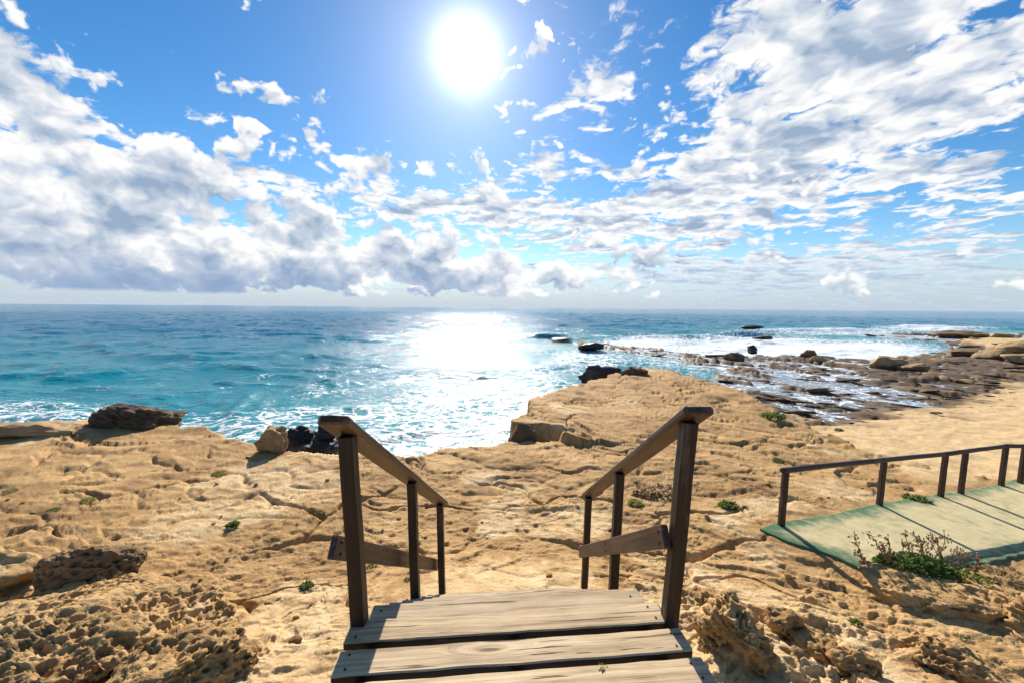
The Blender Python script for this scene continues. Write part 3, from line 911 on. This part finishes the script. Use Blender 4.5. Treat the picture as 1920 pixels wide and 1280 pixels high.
def build_fence():
    base = [on_ground(1464, 988), on_ground(1654, 952), on_ground(1763, 932), on_ground(1797, 926), on_ground(1876, 912), on_ground(1912, 907)]
    topy = [884, 868, 853, 848, 838, 832]
    root = empty('log_fence', tuple(base[0]))
    tag(root, 'dark brown log handrail on posts along the green carpet path', 'fence')
    step = base[5] - base[4]
    base += [base[5] + step * 3.0, base[5] + step * 6.0]; topy += [None, None]
    tops = []
    for k, (b, ty) in enumerate(zip(base, topy)):
        if ty is not None:
            d = ray((1469, 1660, 1767, 1803, 1885, 1917)[k], ty); q = CAM + d * (b[1] / d[1]); h = min(max(q[2] - b[2], 0.78), 1.1)
        else:
            h = 0.9; b[2] = ground_z(b[0], b[1], False)
        tops.append(Vector((b[0] + 0.02, b[1], b[2] + h)))
    for k, a, c in ((1, 0, 2), (3, 2, 4), (5, 4, 7), (6, 4, 7)):
        u = (base[k][0] - base[a][0]) / (base[c][0] - base[a][0]); q = tops[a].lerp(tops[c], u)
        base[k][0], base[k][1] = q.x - 0.02, q.y; base[k][2] = ground_z(q.x, q.y, False); tops[k] = q
    for k, b in enumerate(base):
        t = tops[k]
        m, L = frame((b[0], b[1], b[2] - 0.18), t, (0, 1, 0))
        me = box_mesh('post', L, 0.086, 0.084, M_LOG, seg=8, bev=0.012, jit=0.003, seed=110 + k)
        obj('post', me, root, Matrix.Translation(-Vector(root.location)) @ m)
    for k, (a, c) in enumerate(((0, 2), (2, 4), (4, 7))):
        A, C = tops[a].copy(), tops[c].copy(); d = (C - A).normalized()
        up = Vector((0, 0, 0.03))
        s0 = 0.09 if k == 0 else 0.05
        m, L = frame(A - d * s0 + up, C + d * 0.06 + up)
        obj('handrail', log_mesh('handrail', L, 0.047, 0.043, M_LOG, 120 + k), root, Matrix.Translation(-Vector(root.location)) @ m)
    return root


FENCE = build_fence()

# ------------------------------------------------------------------ carpet
M_CARPET, T, B = material('sandy_green_carpet')


def carpet_material():
    geo = T.node('ShaderNodeNewGeometry').outputs['Position']
    n = T.noise(geo, 5.0, 7, 0.68); fib = T.noise(geo, 120, 2, 0.6); n2 = T.noise(geo, 1.1, 4, 0.6)
    green = T.mix(fib, (0.055, 0.115, 0.058, 1), (0.130, 0.215, 0.122, 1))
    sandc = T.mix(n, (0.54, 0.42, 0.21, 1), (0.70, 0.575, 0.335, 1))
    dm = T.m('ADD', T.attr('dust'), T.m('ADD', T.m('MULTIPLY', T.m('SUBTRACT', n, 0.5), 1.7), T.m('MULTIPLY', T.m('SUBTRACT', n2, 0.5), 0.9)))
    T.put(B.inputs['Base Color'], T.mix(T.m('MULTIPLY', T.ss(dm, 0.08, 1.10), 0.88), green, sandc))
    B.inputs['Roughness'].default_value = 0.95; B.inputs['Specular IOR Level'].default_value = 0.1
    T.put(B.inputs['Normal'], T.bump(T.m('ADD', T.m('MULTIPLY', n, 1.0), T.m('MULTIPLY', fib, 0.15)), 0.5, 0.03))


carpet_material()


def build_carpet():
    def resample(pts, n):
        p = np.array(pts); s = np.concatenate([[0], np.cumsum(np.linalg.norm(np.diff(p[:, :2], axis=0), axis=1))])
        u = np.linspace(0, s[-1], n)
        return np.stack([np.interp(u, s, p[:, k]) for k in range(2)], 1)
    n, m = 150, 44
    A = resample(CARP_F, n); Bn = resample(CARP_N, n)
    v = np.linspace(0, 1, m)
    g = A[:, None] * (1 - v)[None, :, None] + Bn[:, None] * v[None, :, None]
    # ragged cut edges
    jit = fbm(np.arange(n) * 0.21, np.zeros(n), 3, 400) * 0.05
    g[:, :, 1] += (jit[:, None] * (np.abs(v - 0.5) * 2)[None] ** 4)
    x, y = g[..., 0].ravel(), g[..., 1].ravel()
    z = land(x, y, False)[0] + 0.030 + fbm(x * 2.2, y * 2.2, 3, 410) * 0.012
    de = sdf(x, y, CARPET)
    dust = np.clip(0.16 + np.clip(de, 0, 2) / 0.42, 0, 1) * 1.0 - 0.22 * (1 - sst(0.0, 1.4, x - CARPET[0][0]))
    top = np.stack([x, y, z], 1); bot = top - np.array([0, 0, 0.05])
    idx = np.arange(n * m).reshape(n, m)
    f = np.stack([idx[:-1, :-1], idx[:-1, 1:], idx[1:, 1:], idx[1:, :-1]], -1).reshape(-1, 4)
    N = n * m
    rim = np.concatenate([idx[:, 0], idx[-1, 1:], idx[-2::-1, -1], idx[0, -2:0:-1]])
    nx = np.roll(rim, -1)
    side = np.stack([rim, nx, nx + N, rim + N], -1)
    me = mesh_from('carpet_runner', np.concatenate([top, bot]), np.concatenate([f, f[:, ::-1] + N, side]), M_CARPET, True, {'dust': np.concatenate([dust, dust])})
    return tag(obj('carpet_runner', me), 'green carpet runner dusted with sand, laid beside the log fence', 'carpet')


build_carpet()

# ------------------------------------------------------------------ rocks
_ico = {}


def ico(n):
    if n not in _ico:
        bm = bmesh.new(); bmesh.ops.create_icosphere(bm, subdivisions=n, radius=1.0)
        v = np.array([q.co[:] for q in bm.verts]); bm.faces.ensure_lookup_table()
        f = np.array([[q.index for q in t.verts] for t in bm.faces]); bm.free()
        _ico[n] = (v, f)
    return _ico[n]


def normals(v, f):
    a, b, c = v[f[:, 0]], v[f[:, 1]], v[f[:, 2]]
    fn = np.cross(b - a, c - a); n = np.zeros_like(v)
    for k in range(3): np.add.at(n, f[:, k], fn)
    return n / (np.linalg.norm(n, axis=1)[:, None] + 1e-12)


def rock_mesh(name, dims, seed, mat, sub=5, cuts=9, box=0.8, style='plain', cell=0.10, depth=0.05, lump=0.22, smooth=True, dmin=0.62):
    """a boulder of the given size in metres: a blocky lump cut by planes, then weathered"""
    v, f = ico(sub); v = v.copy(); rs = np.random.RandomState(seed)
    v = np.sign(v) * np.abs(v) ** box
    for k in range(cuts):
        n = rs.normal(size=3); n /= np.linalg.norm(n); d = rs.uniform(dmin, 0.92)
        ex = np.maximum(0, v @ n - d); v -= ex[:, None] * n * 0.92
    v += (fbm3(v * 1.3 + seed * 3.1, 3, seed)[:, None]) * v * lump * 2
    v *= np.array(dims) / 2
    n = normals(v, f)
    sc = min(dims)
    if style == 'honeycomb':
        w = v + 0.35 * cell * np.stack([fbm3(v / cell * 0.7 + k * 9, 2, seed + 5) for k in range(3)], 1)
        sq = w * np.array([1.0, 1.0, 1.5])
        f1, f2 = worley3(sq / cell, seed)
        g1, g2 = worley3(sq / (cell * 0.42), seed + 3)
        mask = sst(-0.45, -0.02, fbm3(v / (cell * 5), 2, seed + 7))
        h = -depth * mask * (1 - sst(0.26, 0.55, f1)) - depth * 0.40 * (1 - sst(0.2, 0.55, g1)) * (0.4 + 0.6 * mask)
        h += fbm3(v / (cell * 2.6), 3, seed + 9) * depth * 0.8
        v = v + n * h[:, None]
    elif style == 'layers':
        ph = (v[:, 2] * 1.0 + 0.35 * v[:, 0] + fbm3(v / 0.35, 3, seed) * 0.16) / (cell * 0.55)
        h = (np.abs((ph % 1) - 0.5) * 2) ** 0.7 * depth - depth * 0.5
        f1, _ = worley3(v / cell * np.array([0.7, 0.7, 1.6]), seed + 2)
        h -= depth * 0.9 * (1 - sst(0.1, 0.55, f1)) * sst(-0.3, 0.2, fbm3(v / 0.3, 2, seed + 4))
        h += fbm3(v / (cell * 2), 3, seed + 6) * depth * 1.2
        v = v + n * h[:, None]
    else:
        h = fbm3(v / (sc * 0.45), 4, seed + 11, 0.55) * sc * 0.10
        ph = (v[:, 2] + fbm3(v / (sc * 0.9), 2, seed + 13) * sc * 0.15) / (sc * 0.16)
        h += ((np.abs((ph % 1) - 0.5) * 2) - 0.5) * sc * 0.035
        v = v + n * h[:, None]
    return mesh_from(name, v, f, mat, smooth)


def rock(name, label, cat, x, y, z, dims, seed, mat, rz=0.0, tilt=0.0, roll=0.0, group=None, parent=None, **kw):
    me = rock_mesh(name, dims, seed, mat, **kw)
    o = obj(name, me, parent); o.location = (x, y, z); o.rotation_euler = (R(tilt), R(roll), R(rz))
    if label: tag(o, label, cat, group)
    return o


def at_y(px, py, y):
    d = ray(px, py); return CAM + d * (y / d[1])


def rpx(name, label, cat, x0, x1, ytop, ybase, seed, mat, zb=None, aspect=0.8, sink=0.3, dist=None, **kw):
    """boulder covering photo columns x0..x1 whose foot stands where row ybase meets the ground (or at distance dist)"""
    cx = (x0 + x1) / 2
    g = on_ground(cx, ybase) if dist is None else at_y(cx, ybase, dist)
    if zb is not None and dist is None: g = at(cx, ybase, zb)
    Lx = (x1 - x0) / FPX * g[1]
    dep = Lx * aspect
    yc = g[1] + dep * 0.42
    top = at_y(cx, ytop, yc)[2]
    Lx = (x1 - x0) / FPX * yc
    xc = at_y(cx, ybase, yc)[0]
    bot = g[2] - sink * (top - g[2])
    return rock(name, label, cat, xc, yc, (top + bot) / 2, (Lx, dep, top - bot), seed, mat, **kw)


def build_rocks():
    # honeycomb rocks in the foreground
    rpx('honeycomb_rock', 'broad honeycombed sandstone slab filling the lower left corner', 'rock', -160, 440, 1146, 1310, 11, M_HONEY, aspect=0.62, sink=0.5, sub=7, style='honeycomb', cell=0.105, depth=0.075, cuts=7, rz=-14, lump=0.2)
    rpx('honeycomb_rock', 'dark crusted honeycombed boulder just behind the lower left slab', 'rock', 92, 290, 1018, 1135, 12, M_CRUST, aspect=0.55, sink=0.3, sub=6, style='honeycomb', cell=0.085, depth=0.06, rz=12, lump=0.12)
    rpx('boulder', 'small smooth ochre boulder at the left picture edge', 'rock', -70, 84, 1036, 1122, 13, M_HONEY, aspect=0.6, sink=0.4, sub=5, cuts=5, box=0.95)
    rpx('honeycomb_rock', 'low pitted ledge in front of the lower left slab, nearest the stairs', 'rock', 230, 500, 1205, 1330, 14, M_HONEY, aspect=0.8, sink=0.8, sub=6, style='honeycomb', cell=0.07, depth=0.05, rz=20, lump=0.15)
    rpx('honeycomb_rock', 'peaked wind-carved sandstone rock just right of the stairs', 'rock', 1314, 1436, 1134, 1262, 15, M_HONEY, aspect=1.1, sink=0.6, sub=6, style='layers', cell=0.085, depth=0.065, rz=-20, lump=0.3, cuts=8)
    rpx('honeycomb_rock', 'small knobbly rock behind the peaked rock right of the stairs', 'rock', 1432, 1500, 1144, 1200, 16, M_HONEY, aspect=0.9, sink=0.5, sub=5, style='honeycomb', cell=0.07, depth=0.035)
    rpx('rock_ledge', 'rough sandstone ledge below the green shrub beside the carpet', 'rock', 1650, 1890, 1100, 1165, 17, M_HONEY, aspect=0.55, sink=0.9, box=0.65, sub=6, style='honeycomb', cell=0.09, depth=0.04, rz=-28, lump=0.2)
    rpx('rock_ledge', 'jagged slab with a dark hollow at the lower right picture edge', 'rock', 1880, 2060, 1110, 1230, 18, M_HONEY, aspect=0.7, sink=0.5, sub=6, style='layers', cell=0.12, depth=0.05, lump=0.2)
    rpx('rock_ledge', 'low flaky ledge near the bottom edge, right of the peaked rock', 'rock', 1560, 1640, 1222, 1275, 19, M_HONEY, aspect=0.8, sink=0.6, sub=6, style='layers', cell=0.09, depth=0.04, rz=-35)
    rpx('rock_ledge', 'low pitted ledge near the bottom edge, under the shrub ledge', 'rock', 1720, 1860, 1218, 1290, 20, M_HONEY, aspect=0.8, sink=0.6, sub=6, style='honeycomb', cell=0.08, depth=0.04, rz=-25)
    rpx('rock_ledge', 'flat flaking crust plate lying between the shrub ledge and the stairs', 'rock', 1470, 1560, 1185, 1232, 21, M_HONEY, aspect=1.0, sink=0.7, sub=5, style='layers', cell=0.09, depth=0.035, rz=-35)
    # rim of the platform
    rpx('boulder', 'large dark domed boulder on the platform rim at the left', 'rock', 160, 350, 760, 806, 31, M_BROWN, aspect=0.6, sink=0.8, sub=6, cuts=14, box=0.75, lump=0.16, style='layers', cell=0.30, depth=0.10)
    rpx('boulder', 'low brown ledge rock left of the dark domed boulder', 'rock', -20, 165, 788, 820, 32, M_TANROCK, aspect=0.5, sink=0.8, sub=5, box=0.7, lump=0.15)
    rpx('boulder', 'pointed tan rock on the rim left of the black rocks', 'rock', 486, 540, 800, 850, 33, M_TANROCK, aspect=0.9, sink=0.4, sub=5, cuts=12, lump=0.2)
    for k, (a, b, t, bs, lab) in enumerate([(535, 600, 792, 852, 'jagged black wet rock beside the pointed tan rock'), (585, 640, 786, 848, 'tall black wet rock behind the left handrail end'),
                                            (560, 650, 818, 862, 'squat black wet rock at the foot of the jagged black rocks')]):
        rpx('sea_rock', lab, 'rock', a, b, t, bs, 34 + k, M_BLACK, dist=10.6 - 0.25 * k, aspect=0.9, sink=0.6, sub=5, cuts=16, lump=0.25)
    rpx('boulder', 'brown block with a shaded front at the inner corner of the cove', 'rock', 952, 1010, 796, 828, 38, M_BROWN, dist=10.5, aspect=0.5, sink=1.0, sub=5, box=0.55, cuts=8, lump=0.1)
    rpx('sea_rock', 'large black rock in the water at the tip of the headland', 'rock', 1078, 1165, 681, 714, 41, M_BLACK, dist=22.6, aspect=0.5, sink=0.9, sub=5, cuts=12, lump=0.2)
    rpx('boulder', 'brown knob of rock at the far end of the headland', 'rock', 1162, 1216, 683, 704, 43, M_BROWN, dist=21.0, aspect=0.6, sink=1.0, sub=5, lump=0.2)
    # reef and far shore
    L = [(1630, 1690, 667, 691, 'big ochre boulder on the reef flat', M_TANROCK), (1685, 1738, 680, 696, 'low ochre boulder right of the big one on the reef flat', M_TANROCK),
         (1358, 1396, 661, 675, 'brown flat-topped rock at the surf edge of the reef', M_REEF), (1400, 1422, 647, 660, 'dark pointed rock standing in the white surf', M_BLACK),
         (1498, 1526, 655, 672, 'dark tilted block on the reef beside the surf', M_REEF), (1520, 1545, 664, 680, 'small tan block leaning by the dark tilted block', M_TANROCK),
         (1384, 1428, 610, 616, 'long dark rock awash far out in the sea', M_BLACK), (1410, 1448, 630, 636, 'thin dark rock awash in front of the breakers', M_BLACK),
         (1755, 1840, 620, 634, 'brown rock stack on the far reef table', M_REEF), (1850, 1895, 625, 636, 'tan block on the far sand at the right', M_TANROCK),
         (1880, 1960, 637, 668, 'tall tan outcrop at the right picture edge', M_TANROCK), (1830, 1900, 655, 674, 'rounded tan rock below the tall outcrop at the right', M_TANROCK),
         (1885, 1950, 664, 682, 'lowest tan rock under the outcrop at the right edge', M_TANROCK), (1770, 1835, 655, 668, 'dark brown rock left of the outcrop at the right', M_REEF),
         (1030, 1075, 633, 638, 'thin dark rock awash behind the teal wave', M_BLACK), (1085, 1130, 641, 656, 'dark knob at the seaward end of the reef', M_BLACK)]
    for k, (a, b, t, bs, lab, mt) in enumerate(L):
        rpx('reef_boulder', lab, 'rock', a, b, t, bs, 50 + k, mt, zb=0.12, aspect=0.7, sink=0.35, sub=4, cuts=10, lump=0.2, box=0.75)


build_rocks()


def scatter_stones():
    """slabs of the reef and loose stones, all parts of the ground"""
    rs = np.random.RandomState(77)
    slabs = [rock_mesh('stone', (2.2, 0.62, 0.32), 200 + k, M_REEF, sub=3, cuts=22, box=0.55, lump=0.3, smooth=False, dmin=0.38) for k in range(9)]
    n = 0; tries = 0
    while n < 140 and tries < 6000:
        tries += 1
        px, py = rs.uniform(1090, 1910), rs.uniform(626, 775)
        p = at(px, py, 0.1); x, y = p[0], p[1]
        a = np.array([x]); b = np.array([y])
        if sdf(a, b, REEF)[0] < 0.0 or sdf(a, b, PLAT)[0] > -0.8 or sdf(a, b, SAND)[0] > -0.5: continue
        z = ground_z(x, y, False)
        if z < -0.12 and rs.rand() < 0.75: continue
        o = obj('stone', slabs[n % 9], GROUND)
        s = rs.uniform(0.35, 1.0) * (0.55 + y / 60)
        o.location = (x, y, max(z, -0.05) + 0.06 * s); o.scale = (s * rs.uniform(.7, 1.3), s, s * rs.uniform(0.6, 1.1))
        o.rotation_euler = (rs.uniform(-.3, .3), rs.uniform(-.2, .2), math.atan2(-0.77, 0.64) + rs.normal() * 0.3)
        n += 1
    tans = [rock_mesh('stone', (1.1, 0.40, 0.22), 220 + k, M_TANROCK, sub=3, cuts=20, box=0.55, lump=0.3, smooth=False, dmin=0.4) for k in range(5)]
    n = 0; tries = 0
    while n < 90 and tries < 4000:
        tries += 1
        px, py = rs.uniform(1480, 1915), rs.uniform(675, 790)
        p = at(px, py, 0.25); x, y = p[0], p[1]
        sd = sdf(np.array([x]), np.array([y]), SAND)[0]
        if sd < -3.5 or sd > 4.0 * rs.rand() ** 2 or sdf(np.array([x]), np.array([y]), PLAT)[0] > -0.8: continue
        z = ground_z(x, y, False)
        o = obj('stone', tans[n % 5], GROUND)
        s = rs.uniform(0.35, 1.0) * (0.4 + y / 45)
        o.location = (x, y, max(z, 0.0) - 0.02 * s); o.scale = (s * rs.uniform(.7, 1.4), s, s * rs.uniform(0.5, 1.0))
        o.rotation_euler = (rs.uniform(-.12, .12), rs.uniform(-.12, .12), math.atan2(-0.77, 0.64) + rs.normal() * 0.35)
        n += 1
    pebs = [rock_mesh('stone', (0.10, 0.075, 0.05), 230 + k, M_TANROCK if k % 2 else M_HONEY, sub=2, cuts=8, lump=0.2) for k in range(6)]
    n = 0
    while n < 70:
        px, py = rs.uniform(0, 1920), rs.uniform(900, 1275)
        if 600 < px < 1340 and py > 1080: continue
        p = on_ground(px, py)
        if CARPET and sdf(np.array([p[0]]), np.array([p[1]]), CARPET)[0] > -0.1: continue
        z = ground_z(p[0], p[1])
        o = obj('stone', pebs[n % 6], GROUND)
        s = rs.uniform(0.35, 1.3) ** 1.3
        o.location = (p[0], p[1], z + 0.008 * s); o.scale = (s, s, s)
        o.rotation_euler = (rs.uniform(-.3, .3), rs.uniform(-.3, .3), rs.uniform(0, 6.28))
        n += 1


scatter_stones()

# ------------------------------------------------------------------ plants
def leaf_cloud(name, n, rx, ry, rz, size, mat, seed, upright=0.5, dome=True):
    rs = np.random.RandomState(seed)
    V = []; F = []
    for k in range(n):
        a = rs.uniform(0, 6.283); rr = math.sqrt(rs.uniform(0, 1)); 
        bx, by = math.cos(a) * rr * rx, math.sin(a) * rr * ry
        hh = rz * math.sqrt(max(0.02, 1 - rr * rr)) * rs.uniform(0.35, 1.0)
        bz = hh if dome else rs.uniform(0, 0.02)
        d = np.array([math.cos(a) * rr + rs.normal() * 0.5, math.sin(a) * rr + rs.normal() * 0.5, upright + rs.uniform(0, 0.8)]); d /= np.linalg.norm(d)
        L = size * rs.uniform(0.6, 1.35); w = L * rs.uniform(0.16, 0.30)
        sx = np.cross(d, rs.normal(size=3)); sx /= np.linalg.norm(sx)
        p = np.array([bx, by, bz]); i = len(V)
        bend = np.array([0, 0, -0.18 * L])
        V += [p, p + d * L * 0.5 + sx * w, p + d * L + bend, p + d * L * 0.5 - sx * w]
        F += [[i, i + 1, i + 2], [i, i + 2, i + 3]]
    return mesh_from(name, V, F, mat, False)


def tuft(px, py, w, h, label, seed, mat=None, n=150):
    g = on_ground(px, py); z = ground_z(g[0], g[1])
    if px < 900: w *= 0.7; h *= 0.75
    me = leaf_cloud('beach_plant', n, w / 2, w / 2 * 0.8, h * 0.6, h * 0.55, mat or M_LEAF, seed)
    o = obj('beach_plant', me); o.location = (g[0], g[1], z - 0.01)
    return tag(o, label, 'plant', 'low green plants growing in the rock')


for k, (px, py, w, h, lab, mt) in enumerate([
        (1450, 784, 0.70, 0.26, 'dark green cushion plant near the right edge of the headland', M_LEAF),
        (1573, 806, 0.26, 0.12, 'tiny green plant on the headland edge above the log fence', M_LEAF),
        (1459, 866, 0.26, 0.10, 'small green plant just left of the log fence end, above its rail', M_LEAF),
        (1366, 950, 0.26, 0.13, 'bright green plant between the right handrail and the log fence', M_LEAF),
        (1192, 945, 0.24, 0.10, 'sparse green plant seen between the right handrail posts', M_YLEAF),
        (412, 888, 0.40, 0.10, 'flat yellow-green plant on the upper left rock platform', M_YLEAF),
        (437, 988, 0.20, 0.13, 'upright green tuft left of the staircase in a rock step', M_LEAF),
        (575, 1102, 0.22, 0.10, 'green plant in a crack left of the near left post', M_LEAF),
        (697, 1064, 0.14, 0.10, 'small round yellow-green plant under the left mid rail', M_YLEAF),
        (764, 1088, 0.10, 0.07, 'little green sprout by the second left post', M_LEAF),
        (165, 938, 0.34, 0.08, 'flat yellow-green plant in a ledge at the far left', M_YLEAF),
        (20, 922, 0.30, 0.07, 'yellow-green plant at the left edge of the platform', M_YLEAF),
        (100, 958, 0.28, 0.07, 'dark green plant in a ledge below the far left platform', M_LEAF),
        (600, 963, 0.22, 0.07, 'thin green plant in a crack left of the left mid rail end', M_LEAF),
        (1720, 938, 0.42, 0.14, 'green plant between the second and third fence posts', M_LEAF),
        (1512, 1178, 0.10, 0.09, 'green sprig beside the small knobbly rock', M_LEAF),
        (1605, 1172, 0.08, 0.09, 'tiny green sprout on the sand left of the shrub ledge', M_LEAF),
        (1800, 1195, 0.12, 0.06, 'yellow-green sprig at the foot of the shrub ledge', M_YLEAF)]):
    tuft(px, py, w, h, lab, 500 + k, mt, 60 if w < 0.2 else 190)


def build_sprout():
    # a sprout growing up through the gap between two landing planks
    me = leaf_cloud('sprout', 22, 0.018, 0.012, 0.02, 0.018, M_YLEAF, 540)
    p = at(1130, 1249, LZ)
    o = obj('sprout', me); o.location = (p[0], p[1], LZ - 0.018)
    tag(o, 'tiny bright green sprout in the gap between two landing planks', 'plant')


build_sprout()


def stalk_mesh(H, seed):
    """a dry branching stalk with small seed heads"""
    rs = np.random.RandomState(seed); V = []; F = []

    def tube(a, b, r0, r1):
        d = b - a; L = np.linalg.norm(d); d = d / L
        s = np.cross(d, [0.3, 0.5, 0.8]); s /= np.linalg.norm(s); t = np.cross(d, s); i = len(V)
        for c, r in ((a, r0), (b, r1)):
            for k in range(4):
                g = k * math.pi / 2; V.append(c + (s * math.cos(g) + t * math.sin(g)) * r)
        for k in range(4): F.append([i + k, i + (k + 1) % 4, i + 4 + (k + 1) % 4, i + 4 + k])

    def head(c, r):
        i = len(V)
        for q in ((1, 0, 0), (0, 1, 0), (-1, 0, 0), (0, -1, 0), (0, 0, 1.5), (0, 0, -1.5)): V.append(c + np.array(q) * r * rs.uniform(.7, 1.3))
        for k in range(4): F.append([i + k, i + (k + 1) % 4, i + 4]); F.append([i + (k + 1) % 4, i + k, i + 5])
    lean = np.array([rs.normal() * 0.35, rs.normal() * 0.25, 1.0])
    p = np.zeros(3); segs = 7
    for k in range(segs):
        d = lean + rs.normal(size=3) * 0.12; d /= np.linalg.norm(d)
        q = p + d * H / segs; tube(p, q, 0.006 * (1 - k / segs) + 0.003, 0.006 * (1 - (k + 1) / segs) + 0.003)
        if k >= 2:
            for b in range(3):
                bd = d * 0.8 + rs.normal(size=3) * 0.7; bd[2] = abs(bd[2]); bd /= np.linalg.norm(bd)
                e = p + bd * H * rs.uniform(0.08, 0.2); tube(p, e, 0.003, 0.002)
                for h in range(4): head(p + (e - p) * rs.uniform(0.4, 1.05) + rs.normal(size=3) * 0.008, rs.uniform(0.006, 0.012))
        p = q
    head(p, 0.012)
    return mesh_from('stalk', V, F, M_DRY, False)


def build_shrub():
    g = on_ground(1722, 1092); z = ground_z(g[0], g[1])
    root = empty('shrub', (g[0], g[1], z))
    tag(root, 'green shrub with dry brown flower stalks standing in front of the carpet', 'shrub')
    me = leaf_cloud('foliage', 2200, 0.50, 0.30, 0.26, 0.06, M_LEAF, 600, 0.3)
    o = obj('foliage', me, root); o.location = (0.05, 0.1, 0.02)
    me = leaf_cloud('foliage', 300, 0.34, 0.22, 0.12, 0.07, M_YLEAF, 601, 0.3)
    o = obj('foliage', me, root); o.location = (0.55, 0.02, 0.0)
    for k in range(17):
        t = k / 16.0
        H = (0.50, 0.62, 0.74, 0.66, 0.50, 0.40)[min(5, int(t * 6))] * random.uniform(0.8, 1.1)
        o = obj('stalk', stalk_mesh(H, 620 + k), root)
        o.location = (-0.45 + 1.35 * t, random.uniform(0.0, 0.35), 0.0)
        o.rotation_euler = (random.uniform(-.15, .1), -0.35 + 0.75 * t * random.uniform(0.4, 1.0) - 0.15, random.uniform(-.4, .4))
    # dead brush
    g = on_ground(1232, 925); z = ground_z(g[0], g[1])
    b = obj('dry_bush', leaf_cloud('dry_bush', 300, 0.42, 0.20, 0.05, 0.12, M_DRY, 650, 0.05)); b.location = (g[0], g[1], z - 0.01)
    tag(b, 'flattened dry brown brush on the rock behind the right handrail', 'plant')
    g = on_ground(1880, 1085); z = ground_z(g[0], g[1])
    b = obj('dry_bush', leaf_cloud('dry_bush', 220, 0.4, 0.2, 0.05, 0.09, M_DRY, 651, 0.1)); b.location = (g[0], g[1], z - 0.01)
    tag(b, 'low dry brush along the near edge of the carpet at the right', 'plant')


build_shrub()
print('objects', len(bpy.data.objects), 'tris', sum(len(o.data.loop_triangles) or 2 * len(o.data.polygons) for o in bpy.data.objects if o.type == 'MESH'))
